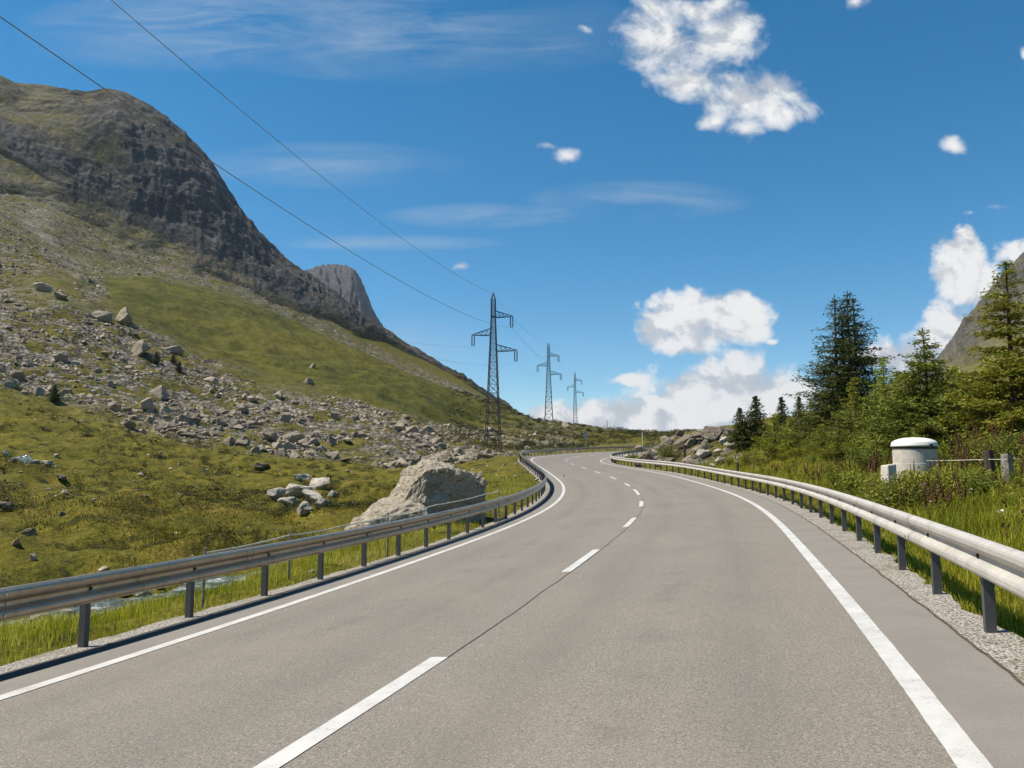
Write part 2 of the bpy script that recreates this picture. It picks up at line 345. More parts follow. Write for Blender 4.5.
# ------------------------------------------------------------------ the road: centre line as a curvature profile, climbing and banked
kk = np.arange(-6, 191, 7.); kz = np.arange(-6, 191, 14.); kw = np.array([-6, 10, 30, 60, 100, 190.])
KAP = np.array([-.0117, -.0057, 0, -.0058, -.0088, -.0078, -.0084, -.0083, -.0063, -.0026, .0028, .0091, .0146, .0187, .0216, .0238, .0255, .027, .0283, .0294, .0304, .0312, .0319, .0325, .033, .0335, .034, .0345, .0349])
KZ = np.array([.0083, -.1134, -.0824, .1142, .5063, 1.039, 1.5579, 2.0045, 2.5413, 3.0, 3.3, 3.4, 3.45, 3.5, 3.5])
KB = np.array([.0576, .0734, .0644, .0476, .0386, -.0125, -.0481, -.0399, -.0412, -.039, -.0364, -.0345, -.0331, -.0322, -.0317])
KWL = np.array([2.8858, 3.4702, 3.6303, 3.7029, 3.7474, 3.6518]); KWR = np.array([3.4022, 3.6049, 3.7796, 3.8583, 3.9097, 3.8225])
KRL = np.array([1.1281, .881, .9751, 1.1939, 1.1388, 1.1423]); KRR = np.array([.6502, .9768, 1.073, 1.1686, 1.12, 1.1374])
DS = .25; S = np.arange(-40, 138+1e-6, DS); I0 = int(round(40/DS))
def hermite(kx, v, s):
    m = np.gradient(v, kx); s = np.clip(s, kx[0], kx[-1])
    i = np.clip(np.searchsorted(kx, s, side='right')-1, 0, len(kx)-2); h = kx[i+1]-kx[i]; t = (s-kx[i])/h
    return (2*t**3-3*t**2+1)*v[i]+(t**3-2*t**2+t)*h*m[i]+(-2*t**3+3*t**2)*v[i+1]+(t**3-t**2)*h*m[i+1]
kap = np.where(S < -6, 0, np.interp(S, kk, KAP))
psi = np.concatenate([[0], np.cumsum((kap[1:]+kap[:-1])/2*DS)]); psi += .2952-psi[I0]
RX = np.concatenate([[0], np.cumsum((np.sin(psi)[1:]+np.sin(psi)[:-1])/2*DS)]); RY = np.concatenate([[0], np.cumsum((np.cos(psi)[1:]+np.cos(psi)[:-1])/2*DS)])
RX += -1.0778-RX[I0]; RY += 4.9354-RY[I0]
RZ = hermite(kz, KZ, S); RB = hermite(kz, KB, S)
WL, WR, RL, RR = hermite(kw, KWL, S), hermite(kw, KWR, S), hermite(kw, KRL, S), hermite(kw, KRR, S)
def ri(s): return np.interp(s, S, np.arange(len(S)))
def rp(s, d, dz=0):
    """point on the road at run s, lateral d (right positive)"""
    s = np.asarray(s, float); d = np.asarray(d, float)
    x, y, z, b, p = (np.interp(s, S, a) for a in (RX, RY, RZ, RB, psi))
    return np.stack([x+np.cos(p)*d, y-np.sin(p)*d, z+b*d+dz], -1)
def rI(a, s): return np.interp(s, S, a)
def road_nearest(X, Y):
    """lateral offset (right +), run index, for many points"""
    sub = np.arange(0, len(S), 6); n = len(X); best = np.empty(n, int)
    for a in range(0, n, 40000):
        d = (X[a:a+40000, None]-RX[sub])**2+(Y[a:a+40000, None]-RY[sub])**2
        best[a:a+40000] = sub[np.argmin(d, 1)]
    s = S[best].copy()
    for _ in range(3):
        px, py, p = rI(RX, s), rI(RY, s), rI(psi, s)
        s = np.clip(s+(X-px)*np.sin(p)+(Y-py)*np.cos(p), S[0], S[-1])
    px, py, p = rI(RX, s), rI(RY, s), rI(psi, s)
    dx, dy = X-px, Y-py
    lat = dx*np.cos(p)-dy*np.sin(p); along = dx*np.sin(p)+dy*np.cos(p)
    return lat, s, along

# ------------------------------------------------------------------ terrain: successive crests and hollows, each with its own distance
# every row: (column, row, distance) of one level of the valley side
CV = [
 # A foot of the road bank / near verge
 [(-400, 690, 13), (-150, 605, 16), (0, 575, 18.5), (120, 555, 21), (200, 540, 24), (280, 527, 27), (340, 516, 29), (400, 508, 31), (460, 501, 34), (500, 489, 40), (540, 476, 48), (600, 466, 55), (660, 464, 58), (720, 463, 52), (780, 467, 42), (850, 475, 32), (920, 487, 23), (1000, 495, 18), (1060, 498, 16), (1250, 510, 14), (1600, 520, 14)],
 # AB middle of the meadow / foot of the bushes
 [(-400, 490, 60), (-150, 455, 60), (0, 452, 60), (120, 466, 58), (200, 476, 58), (280, 481, 57), (340, 483, 56), (400, 482, 54), (460, 480, 52), (500, 473, 58), (540, 464, 68), (600, 460, 75), (640, 461, 72), (660, 456, 70), (720, 452, 62), (780, 450, 54), (850, 449, 45), (920, 452, 37), (1000, 458, 30), (1060, 460, 28), (1250, 470, 26), (1600, 480, 26)],
 # B start of the scree / crown of the rocky knoll
 [(-400, 395, 115), (-150, 370, 115), (0, 378, 108), (60, 396, 104), (120, 413, 100), (200, 437, 94), (280, 451, 90), (340, 459, 87), (400, 466, 80), (460, 464, 88), (500, 459, 104), (530, 455, 114), (560, 449, 130), (600, 447, 132), (625, 450, 112), (650, 449, 92), (680, 441, 84), (712, 431, 80), (735, 434, 82), (780, 436, 86), (850, 432, 78), (920, 427, 68), (1000, 422, 58), (1060, 420, 55), (1250, 415, 52), (1600, 420, 52)],
 # C top of the scree / foot of the smooth hill
 [(-400, 300, 190), (-150, 285, 185), (0, 292, 180), (60, 288, 188), (95, 301, 188), (140, 321, 184), (200, 350, 175), (260, 371, 166), (300, 383, 160), (360, 402, 150), (420, 416, 146), (450, 424, 158), (480, 428, 172), (520, 432, 178), (560, 435, 180), (600, 438, 175), (640, 440, 180), (680, 441, 170), (720, 440, 160), (780, 430, 150), (850, 417, 138), (920, 408, 125), (1000, 400, 112), (1060, 396, 108), (1250, 390, 105), (1600, 400, 105)],
 # D crest of the smooth hill
 [(-400, 215, 290), (-150, 205, 285), (0, 226, 280), (45, 247, 284), (80, 266, 280), (112, 274, 280), (150, 275, 286), (200, 287, 285), (240, 300, 280), (290, 320, 272), (340, 343, 265), (380, 362, 260), (420, 377, 258), (450, 388, 256), (480, 398, 254), (510, 410, 252), (535, 421, 250), (560, 425, 252), (600, 429, 270), (650, 433, 290), (672, 436, 300), (690, 433, 290), (720, 428, 270), (780, 419, 255), (850, 407, 250), (920, 396, 245), (1000, 386, 240), (1060, 380, 238), (1250, 370, 235), (1600, 385, 235)],
 # E hollow behind it
 [(-400, 190, 380), (-150, 182, 375), (0, 204, 372), (50, 224, 370), (90, 250, 364), (125, 268, 362), (150, 276, 362), (200, 291, 362), (240, 308, 358), (290, 330, 350), (340, 354, 345), (380, 373, 340), (420, 389, 336), (450, 400, 334), (480, 411, 330), (510, 424, 328), (535, 436, 326), (600, 438, 350), (672, 441, 380), (720, 434, 360), (780, 424, 340), (850, 412, 335), (920, 401, 330), (1000, 391, 330), (1060, 385, 330), (1250, 375, 330), (1600, 390, 330)],
 # F foot of the cliff
 [(-400, 165, 460), (-150, 160, 450), (0, 187, 445), (60, 196, 448), (100, 214, 448), (150, 233, 448), (200, 252, 446), (240, 275, 444), (280, 299, 440), (320, 320, 438), (360, 341, 436), (400, 360, 434), (440, 377, 432), (470, 391, 430), (500, 407, 428), (540, 437, 425), (600, 439, 460), (672, 442, 480), (720, 435, 520), (780, 425, 560), (850, 411, 600), (900, 397, 600), (940, 388, 600), (1000, 376, 600), (1060, 365, 600), (1250, 350, 600), (1600, 380, 600)],
 # G brow of the cliff
 [(-400, 90, 500), (-150, 95, 495), (0, 128, 490), (60, 118, 492), (120, 118, 490), (170, 144, 486), (210, 184, 482), (240, 226, 478), (270, 255, 474), (310, 287, 469), (350, 314, 466), (400, 345, 464), (440, 368, 465), (465, 382, 462), (500, 405, 458), (540, 441, 455), (600, 441, 520), (672, 444, 560), (720, 438, 700), (780, 426, 850), (850, 408, 900), (900, 386, 900), (930, 376, 900), (960, 352, 900), (1000, 318, 900), (1060, 280, 900), (1250, 240, 900), (1600, 300, 900)],
 # H skyline
 [(-400, 60, 640), (-150, 66, 630), (-20, 70, 624), (0, 75, 622), (8, 79, 621), (16, 83, 620), (45, 85, 620), (82, 94, 612), (105, 89, 610), (125, 93, 606), (150, 106, 602), (170, 123, 598), (195, 146, 590), (212, 166, 585), (225, 186, 580), (240, 211, 572), (260, 236, 565), (280, 256, 558), (310, 276, 550), (340, 300, 542), (380, 326, 535), (420, 352, 528), (460, 376, 520), (500, 402, 512), (540, 440, 505), (600, 443, 600), (672, 446, 700), (720, 440, 1000), (780, 425, 1200), (820, 410, 1250), (870, 393, 1280), (905, 377, 1290), (930, 365, 1300), (945, 350, 1300), (960, 326, 1300), (985, 296, 1300), (1000, 277, 1300), (1024, 252, 1300), (1100, 200, 1300), (1250, 150, 1300), (1600, 240, 1300)],
 # I back slope
 [(-400, 120, 900), (-150, 120, 900), (0, 150, 900), (100, 160, 900), (200, 240, 880), (280, 330, 860), (340, 370, 850), (420, 410, 850), (500, 440, 850), (600, 445, 1000), (720, 444, 1500), (850, 420, 1700), (945, 390, 1700), (1024, 310, 1700), (1250, 210, 1700), (1600, 300, 1700)],
 # J the far peak
 [(-400, 200, 2400), (-100, 200, 2400), (200, 330, 2400), (270, 296, 2400), (300, 274, 2400), (312, 268.5, 2400), (322, 265.5, 2400), (336, 264.5, 2400), (347, 266, 2400), (355, 270, 2400), (360, 277, 2400), (365, 289, 2400), (369, 300, 2400), (374, 312, 2400), (384, 328, 2400), (400, 352, 2400), (440, 400, 2400), (500, 441, 2400), (600, 446, 2400), (720, 446, 2400), (850, 430, 2400), (945, 410, 2400), (1024, 340, 2400), (1250, 250, 2400), (1600, 320, 2400)],
]
NROW = [150, 80, 80, 110, 90, 24, 50, 110, 80, 18, 60, 10]
fr = np.linspace(-39, 39, 1060)
PHI = np.radians(np.concatenate([np.arange(-180, -66, 4.), np.arange(-66, -39, .5), fr, np.arange(39.5, 66, .5), np.arange(66, 180.1, 4.)]))
rk_, zk_ = [], []
for c in CV:
    a = np.array([(phi_of(x, y), (r_ if True else 0), at(x, y, r_*cos(phi_of(x, y)))[2]) for x, y, r_ in c])
    o = np.argsort(a[:, 0]); a = a[o]
    br = a[:, 1].mean(); bz = .5*(a[0, 2]+a[-1, 2])*.6
    ph = np.concatenate([[-pi], a[:, 0], [pi]]); rr = np.concatenate([[br], a[:, 1], [br]]); zz = np.concatenate([[bz], a[:, 2], [bz]])
    rk_.append(np.interp(PHI, ph, rr)); zk_.append(np.interp(PHI, ph, zz))
near_z = np.interp(PHI, np.radians([-180, -120, -50, -25, 0, 20, 50, 120, 180]), [-1.0, -1.4, -1.5, -1.4, -.9, .2, .9, .9, -1.0])
def csm(A, n):
    A = np.array(A)
    for k_ in range(len(A)):
        a = A[k_].copy()
        for _ in range(n if k_ not in (8, 10) else (3 if k_ == 8 else 9)): a[1:-1] = (a[:-2]+2*a[1:-1]+a[2:])/4
        A[k_] = a
    return list(A)
rk_, zk_ = csm(rk_, 60), csm(zk_, 60)
rk_ = np.array([np.full_like(PHI, 2.2)]+rk_+[np.full_like(PHI, 4200.)]); zk_ = np.array([near_z]+zk_+[zk_[-1]*.35])
# rows: even (log) steps between levels, heights by a monotone-ish cubic
rows_r, zone = [], []
for k, n in enumerate(NROW):
    t = (np.arange(n)/n)[:, None]
    rows_r.append(np.exp(np.log(rk_[k])*(1-t)+np.log(rk_[k+1])*t)); zone.append(k+t*np.ones((1, len(PHI))))
rows_r.append(rk_[-1:]); zone.append(np.full((1, len(PHI)), float(len(NROW))))
GR = np.concatenate(rows_r); GZN = np.concatenate(zone)
lin = np.log(rk_)
def pchip(K, r):
    k = np.clip(np.floor(GZN).astype(int), 0, len(NROW)-1); j = np.arange(len(PHI))[None, :]
    x = rk_; d = (K[1:]-K[:-1])/(x[1:]-x[:-1])
    m = np.zeros_like(K); dd = d[1:]*d[:-1]
    m[1:-1] = np.where(dd > 0, 2*dd/(d[1:]+d[:-1]+np.where(dd > 0, 0, 1e9)), 0); m[0] = d[0]; m[-1] = d[-1]
    x0, x1 = x[k, j], x[k+1, j]; h = x1-x0; t = (r-x0)/h
    return (2*t**3-3*t**2+1)*K[k, j]+(t**3-2*t**2+t)*h*m[k, j]+(-2*t**3+3*t**2)*K[k+1, j]+(t**3-t**2)*h*m[k+1, j]
GZ = pchip(zk_, GR)
GX, GY = GR*np.sin(PHI)[None], GR*np.cos(PHI)[None]
# stream line in the foot of the left bank
STREAM = np.array([(-18, -4), (-13.5, 5), (-10.6, 10.5), (-9.0, 14.4), (-8.3, 16.6), (-7.2, 18.8), (-5.6, 21.2), (-4.4, 23.5), (-3.4, 25.8)], float)
def poly_dist(X, Y, P):
    d = np.full(X.shape, 1e9)
    for (ax, ay), (bx, by) in zip(P[:-1], P[1:]):
        vx, vy = bx-ax, by-ay; t = np.clip(((X-ax)*vx+(Y-ay)*vy)/(vx*vx+vy*vy), 0, 1)
        d = np.minimum(d, np.hypot(X-ax-t*vx, Y-ay-t*vy))
    return d
Z = GZN; front = (np.cos(PHI) > 0)[None] & np.ones_like(GR, bool)
pxc = (512+F*np.tan(np.clip(PHI, -1.3, 1.3)))[None]*np.ones_like(GR)
left = 1-sstep(540, 640, pxc)
ZM = {k: None for k in 'rock scree hill pale'.split()}
nz1 = fbm(GX/26, GY/26, 4, 3); nz2 = fbm(GX/70, GY/70, 4, 9)
zz = Z+nz1*.30
ph0_ = PHI[None]*np.ones_like(GR)
scree = left*(1-.45*sstep(420, 520, pxc))*sstep(2.75, 3.05, zz)*(1-sstep(3.75, 4.15, zz+.25*nz2))
scree = np.maximum(scree, left*sstep(3.6, 4., zz)*(1-sstep(60, 200, pxc+150*nz2+110*nz1-(Z-5)*55))*(1-sstep(6.6, 7.1, zz))*.75)        # runs up left of the smooth hill
scree = np.maximum(scree, left*sstep(3.4, 3.9, zz)*(1-sstep(4.9, 5.5, zz))*sstep(.0, .35, fbm(ph0_*22+.4*nz1, Z*.9, 4, 16))*(1-sstep(60, 190, pxc-(4.6-Z)*140))*.8)
scree = np.maximum(scree, left*sstep(5.4, 6.0, zz)*(1-sstep(6.9, 7.3, zz))*.75)
scree = np.maximum(scree, sstep(600, 640, pxc)*(1-sstep(735, 770, pxc+40*nz1))*sstep(1.3, 1.8, zz)*(1-sstep(3.3, 3.8, zz)))
scree = np.maximum(scree, left*sstep(470, 560, pxc)*sstep(2.9, 3.3, zz)*(1-sstep(4.6, 5.2, zz))*.42)
hill = left*sstep(3.75, 4.1, zz)*(1-sstep(5.6, 6.2, zz))*sstep(50, 140, pxc+70*nz2+60*nz1)
ph_0, GZ0 = PHI[None]*np.ones_like(GR), GZ+0
ledge = left*(1-sstep(20, 150, pxc+120*nz1+60*nz2))*sstep(7.0, 7.3, Z)*(1-sstep(8.75, 9.0, Z))*sstep(-.12, .25, fbm(GX/60+GZ/30, GY/60, 4, 14)+.25)
rock = np.where(pxc > 640, sstep(7.3, 8.3, zz+.5*nz2)*np.clip(.42+1.3*fbm(ph_0*40, GZ0/80, 4, 15), .1, .85), sstep(6.75, 7.15, zz+.4*nz2-.95*sstep(250, 420, pxc)))*(1-.85*ledge)+sstep(9.9, 10.2, Z)
scree = np.maximum(scree, ledge*.62)
scree = np.maximum(scree, np.where(pxc > 800, sstep(7.0, 8.2, Z)*.8, 0))
pale = left*np.exp(-((pxc-(18+.5*(Z-4)*8))/16)**2)*sstep(4.9, 5.5, Z)*(1-sstep(6.9, 7.2, Z))+left*np.exp(-((pxc-(95-(Z-4.)*42))/13)**2)*sstep(3.9, 4.3, Z)*(1-sstep(5.6, 6.2, Z))*.8
pale = np.clip(pale*(.45+1.6*nz1+1.2*fbm(GX/6, GY/6, 3, 12)), 0, .8)
# relief
relief = np.zeros_like(GZ)
mead = sstep(.15, 1, Z)*(1-sstep(2.8, 3.2, Z))
relief += mead*(.75*fbm(GX/6, GY/6, 4, 21)+.55*fbm(GX/2.4, GY/2.4, 3, 22)-.5*np.clip(fbm(GX/3.1, GY/3.1, 3, 23)-.22, 0, 1)*3)*np.where(pxc < 600, 1, .5)
relief += sstep(.6, 1.4, Z)*(1-sstep(2.8, 3.2, Z))*left*(.9*fbm(GX/19, GY/19, 3, 25))
relief += scree*(1.5*fbm(GX/13, GY/13, 4, 31)+.9*fbm(GX/3.4, GY/3.4, 4, 32))*np.clip(GR/130, .5, 1.3)
relief += hill*(1.1*fbm(GX/9, GY/9, 5, 41)+3.0*fbm(GX/40, GY/40, 3, 42)+.5*fbm(GX/3, GY/3, 3, 43))*sstep(0, .35, np.abs(Z-5)+.15)
ph_ = PHI[None]*np.ones_like(GR)
rib = fbm(ph_*26+nz2*1.0, GR/150, 6, 51, .56, ridged=True)
rib2 = fbm(ph_*75+nz1*.6, GZ/26, 5, 52, .6, ridged=True)
strat = fbm(ph_*9, (GZ-GX*.25)/22, 5, 53, .55)
env = rock*left*(1-.75*np.exp(-((Z-9)/.35)**2))*(1-.9*sstep(9.3, 10, Z))+rock*sstep(860, 940, pxc)*(1-.6*np.exp(-((Z-9)/.35)**2))*2.6
rmod = sstep(-.15, .3, fbm(ph_*14, GZ/60, 3, 59))
fine = fbm(ph_*60+.3*nz1, GZ/17, 5, 64, .62, ridged=True)
relief += env*(7*fbm(GX/55, GY/55, 5, 54)+2.0*rib+2.6*rib2*rmod+2.6*strat+3.2*fbm(GX/13, GY/13+GZ/11, 5, 55, .6)+1.5*fine*(1-.5*rmod))
relief += rock*np.maximum(left, sstep(860, 940, pxc))*np.exp(-((Z-9)/.5)**2)*(1.6*fbm(ph_*70, GR/60, 5, 56))
relief += sstep(10.2, 10.7, Z)*(1-.7*np.exp(-((Z-11)/.12)**2))*(26*fbm(ph_*60, GZ/90, 5, 58)+16*fbm(ph_*150, GZ/60, 4, 57, .6, ridged=True))
relief += sstep(3, 4, Z)*(1-sstep(7, 8, Z))*(1-left)*(2.2*fbm(GX/24, GY/24, 4, 61))
relief += sstep(600, 650, pxc)*(1-sstep(740, 790, pxc))*sstep(2.0, 2.6, Z)*(1-sstep(3.6, 4.2, Z))*(1.0*fbm(GX/5, GY/5, 5, 63))
dstr = poly_dist(GX, GY, STREAM+0)
near = GR < 170
GZ = GZ+relief
for lev, ci_ in ((9, 8), (11, 10)):                   # keep the crest lines where they stand, roughness included
    wz_ = np.exp(-((Z-lev)/.55)**2); sel = np.abs(Z-lev) < .45
    el_ = np.where(sel, (GZ-EYE)/GR, -9).max(0); want = (zk_[lev]-EYE)/rk_[lev]
    dlt = (want-el_)
    for _ in range(9): dlt[1:-1] = (dlt[:-2]+2*dlt[1:-1]+dlt[2:])/4
    GZ = GZ+wz_*GR*dlt[None]
GZ = GZ-(.55*(1-sstep(.5, 2.4, dstr)))
lat, sn, alo = road_nearest(GX[near], GY[near])
el = -(rI(WL, sn)+rI(RL, sn)+.42); er = rI(WR, sn)+rI(RR, sn)+.45
zr = rI(RZ, sn)+rI(RB, sn)*np.clip(lat, el-.4, er+.4)
out = np.where(lat < el, el-lat, np.where(lat > er, lat-er, 0)); out = np.hypot(out, np.maximum(np.abs(alo)-.3, 0))
wid = np.where(lat < 0, np.interp(sn, [0, 20, 50, 80, 100], [4.2, 4.5, 7, 9, 10]), np.interp(sn, [0, 20, 50, 80, 100], [4.5, 5, 6, 7, 7]))
bl = sstep(0, 1, out/wid)
blr = .06*fbm(GX[near]/.8, GY[near]/.8, 3, 71)*sstep(0, .8, out)
GZ[near] = zr*(1-bl)+GZ[near]*bl-.09*(1-sstep(0, .5, out))+blr
scree[near] *= sstep(1.2, 4, out)
GV = np.stack([GX, GY, GZ], -1)
nr, nc = GR.shape
idx = np.arange(nr*nc).reshape(nr, nc)
quads = np.stack([idx[:-1, :-1], idx[:-1, 1:], idx[1:, 1:], idx[1:, :-1]], -1).reshape(-1, 4)
V = np.concatenate([GV.reshape(-1, 3), [[0, 0, float(GZ[0].mean())-.1]]])
tris = np.stack([idx[0, 1:], idx[0, :-1], np.full(nc-1, nr*nc)], -1)
def pad(a): return np.concatenate([a.ravel(), [0]])
ground = mesh_np('ground', V, [quads, tris], M['ground'], True, attrs=dict(rock=pad(rock), scree=pad(scree), hill=pad(hill), pale=pad(pale)))
setk(ground, 'grassy valley floor rising to scree, a smooth green hill and dark rocky mountains', 'ground', kind='structure')
def gcol(phi): return np.interp(phi, PHI, np.arange(nc))
def height(x, y):
    ph, r = math.atan2(x, y), math.hypot(x, y); c = gcol(ph); j = min(int(c), nc-2); w = c-j
    return float(np.interp(r, GR[:, j], GZ[:, j])*(1-w)+np.interp(r, GR[:, j+1], GZ[:, j+1])*w)
def heights(X, Y):
    ph, r = np.arctan2(X, Y), np.hypot(X, Y); c = gcol(ph); j = np.clip(np.round(c).astype(int), 0, nc-1)
    out = np.empty(len(X)); o = np.argsort(j, kind='stable'); js, st = np.unique(j[o], return_index=True); st = list(st)+[len(o)]
    for k, jj in enumerate(js):
        ii = o[st[k]:st[k+1]]; out[ii] = np.interp(r[ii], GR[:, jj], GZ[:, jj])
    return out
def attr_at(A, X, Y):
    ph, r = np.arctan2(X, Y), np.hypot(X, Y); j = np.clip(np.round(gcol(ph)).astype(int), 0, nc-1)
    out = np.empty(len(X))
    for i in range(len(X)): out[i] = np.interp(r[i], GR[:, j[i]], A[:, j[i]])
    return out
def hit(px, py, rmin=5.):
    """first ground point seen along a line of sight from the roadside"""
    d = ray(px, py); ph = math.atan2(d[0], d[1]); h = math.hypot(d[0], d[1]); j = int(round(float(gcol(ph))))
    r, z = GR[:, j], GZ[:, j]; zr = EYE+d[2]/h*r
    b = np.where((z >= zr) & (r > rmin))[0]
    k = b[0] if len(b) else len(r)-2
    return np.array([r[k]*sin(ph), r[k]*cos(ph), z[k]])
def place(px, r):
    """ground point on a compass bearing at distance r"""
    ph = phi_of(px, 450); x, y = r*sin(ph), r*cos(ph); return np.array([x, y, height(x, y)])
# ------------------------------------------------------------------ road surface, verges, markings
def strip(name, s, offs, mat, dz=0, attrs=None, kind='structure', label=None, cat=None, parent=None):
    s = np.asarray(s, float); n = len(s); m = len(offs)
    V = np.stack([rp(s, o(s) if callable(o) else np.full(n, o), dz) for o in offs], 1)
    L = np.stack([(o(s) if callable(o) else np.full(n, o)) for o in offs], 1)
    i = np.arange(n*m).reshape(n, m)
    q = np.stack([i[:-1, :-1], i[:-1, 1:], i[1:, 1:], i[1:, :-1]], -1).reshape(-1, 4)
    a = dict(lat=L.ravel(), run=(s[:, None]*np.ones((1, m))).ravel())
    if attrs: a.update({k: (f(s[:, None], L)*np.ones((n, m))).ravel() for k, f in attrs.items()})
    o = mesh_np(name, V.reshape(-1, 3), q, mat, True, parent, a)
    if parent is None: setk(o, label, cat, kind=kind)
    return o
wl = lambda e: (lambda s: -rI(WL, s)+e); wr = lambda e: (lambda s: rI(WR, s)+e)
SS = S[::2]
jag = lambda seed, amp: (lambda s: amp*fbm(s/.55, s*0+.37, 4, seed))
aspL = lambda s: -rI(WL, s)-.62+jag(5, .05)(s); aspR = lambda s: rI(WR, s)+.0+np.interp(s, [-6, 0, 10, 30, 60, 100], [.62, .62, .66, .72, .72, .7])+jag(6, .022)(s)
def marg(s, L):
    w = .05
    return np.clip(np.maximum(sstep(0, w, -L-rI(WL, s)-.02), sstep(0, w, L-rI(WR, s)-.02)), 0, 1)
S2 = np.arange(-40, 138, .25)
road = strip('road', S2, [aspL, wl(-.3), wl(-.08), wl(0), wl(1), wl(2), 0., wr(-2), wr(-1), wr(0), wr(.08), wr(.3), aspR], M['asphalt'], 0, dict(margin=marg), label='grey asphalt mountain road bending left then right', cat='road')
gl0 = lambda s: -rI(WL, s)-rI(RL, s)-.24+jag(15, .16)(s); gr1 = lambda s: rI(WR, s)+rI(RR, s)+.14+jag(16, .22)(s)
strip('gravel_verge', S2, [gl0, lambda s: -rI(WL, s)-rI(RL, s)-.2, lambda s: -rI(WL, s)-.5], M['gravel'], -.012, label='pale gravel strip under the left guardrail', cat='gravel')
strip('gravel_verge', S2, [lambda s: rI(WR, s)+.5, lambda s: rI(WR, s)+rI(RR, s), gr1], M['gravel'], -.012, label='pale gravel strip under the right guardrail', cat='gravel')
rag = lambda f, seed: (lambda s: f(s)+.006*fbm(s/.12, s*0+.7, 3, seed))
S3 = np.arange(-40, 138, .1)
strip('shade_strip', S2, [lambda s: -rI(WL, s)-.80+.03*fbm(s/.5, s*0+.2, 3, 98), lambda s: -rI(WL, s)-.54+.025*fbm(s/.4, s*0+.9, 3, 99)], M['rail_shade'], .004, label='dark strip widening the left guardrail shadow between the gravel and the asphalt', cat='painted_shade')  # added dark strip, stands in for part of the left rail's shadow
strip('edge_line', S3, [rag(wl(-.075), 81), rag(wl(.075), 82)], M['paint'], .005, label='solid white edge line beside the left guardrail', cat='road marking')
strip('edge_line', S3, [rag(wr(-.075), 83), rag(wr(.075), 84)], M['paint'], .005, label='solid white edge line beside the right guardrail', cat='road marking')
dashes = [(-1.7, 1.62), (6.9, 9.95), (14.9, 17.95), (22.9, 25.9), (30.2, 34.6), (37.6, 40.4), (45.1, 48.0), (52.6, 55.2), (59.6, 62), (67, 69.3), (74.5, 76.8), (82, 84.5), (89.5, 92), (97, 99.5), (104.5, 107), (112, 114.5), (119.5, 122)]
dash_group = 'white dashes of the centre line'
dl = ['nearest white centre line dash, running out of the frame bottom', 'second nearest white centre line dash, before the bend tightens', 'third white centre line dash, where the crack starts to curve', 'short upright looking white dash at the rightmost point of the centre line']
for i, (a, b) in enumerate(dashes):
    s = np.linspace(a, b, 24)
    strip('centre_dash', s, [rag(lambda q: q*0-.075, 90+i), rag(lambda q: q*0+.075, 60+i)], M['paint'], .005, label=dl[i] if i < 4 else 'small white centre line dash in the far bend', cat='road marking')['group'] = dash_group
cr = lambda o: (lambda s: .085+.045*fbm(s/2.1, s*0+3.3, 4, 95)+o*(1+.5*fbm(s/.3, s*0, 3, 96)))
strip('road_seam', np.arange(1.5, 46, .08), [cr(-.008), cr(.008)], M['seam'], .003, label='dark tar seam running along the centre line', cat='seam')
er_ = lambda o: (lambda s: aspR(s)+o+.012*fbm(s/.2, s*0, 3, 97))
strip('road_seam', np.arange(-20, 40, .08), [er_(-.016), er_(.010)], M['seam_soil'], .004, label='dark crumbling joint where the asphalt meets the right gravel', cat='seam')

# ------------------------------------------------------------------ guardrails
def wbeam(name, s, off, side, mat, parent, z0=.44):
    """folded W section; side = +1 faces right (left rail), -1 faces left (right rail)"""
    prof = [(0, .31), (.030, .306), (.060, .286), (.067, .268), (.067, .234), (.058, .214), (.018, .186), (.008, .172), (.008, .138), (.018, .124), (.058, .096), (.067, .076), (.067, .042), (.060, .024), (.030, .004), (0, 0)]
    back = [(d-.005, z) for d, z in prof[::-1]]
    loop = prof+back; n, m = len(s), len(loop)
    base = rp(s, off(s)); psis = rI(psi, s)
    V = np.empty((n, m, 3))
    for k, (d, z) in enumerate(loop):
        V[:, k, 0] = base[:, 0]+np.cos(psis)*d*side; V[:, k, 1] = base[:, 1]-np.sin(psis)*d*side; V[:, k, 2] = base[:, 2]+z0+z
    i = np.arange(n*m).reshape(n, m); j = np.roll(i, -1, 1)
    q = np.stack([i[:-1], j[:-1], j[1:], i[1:]], -1).reshape(-1, 4)
    if side < 0: q = q[:, ::-1]
    return mesh_np(name, V.reshape(-1, 3), q, mat, False, parent)
def post_mesh(name, mat):
    """C section driven post, 0.1 x 0.06"""
    sec = [(-.040, -.03), (.040, -.03), (.040, -.014), (-.028, -.014), (-.028, .022), (.040, .022), (.040, .034), (-.040, .034)]
    V = [(x, y, z) for z in (-.5, .62) for x, y in sec]; n = len(sec)
    Fc = [[k, (k+1) % n, (k+1) % n+n, k+n] for k in range(n)]+[[n+k for k in (0, 1, 2, 3)], [n+k for k in (0, 3, 4, 7)], [n+k for k in (4, 5, 6, 7)]]
    me = bpy.data.meshes.new(name); me.from_pydata(V, [], Fc); me.materials.append(mat); me.update(); return me
PM = post_mesh('post', M['post'])
bm_ = MB(); bm_.lathe([(.018, 0), (.018, .008), (.009, .012)], 10); bo = bm_.build('bolt_head', M['bolt']); BOLT = bo.data; bpy.data.objects.remove(bo)
SP_L = [2.07+1.70*k for k in range(-6, 70)]
SP_R = [2.55+1.78*k for k in range(-5, 72)]
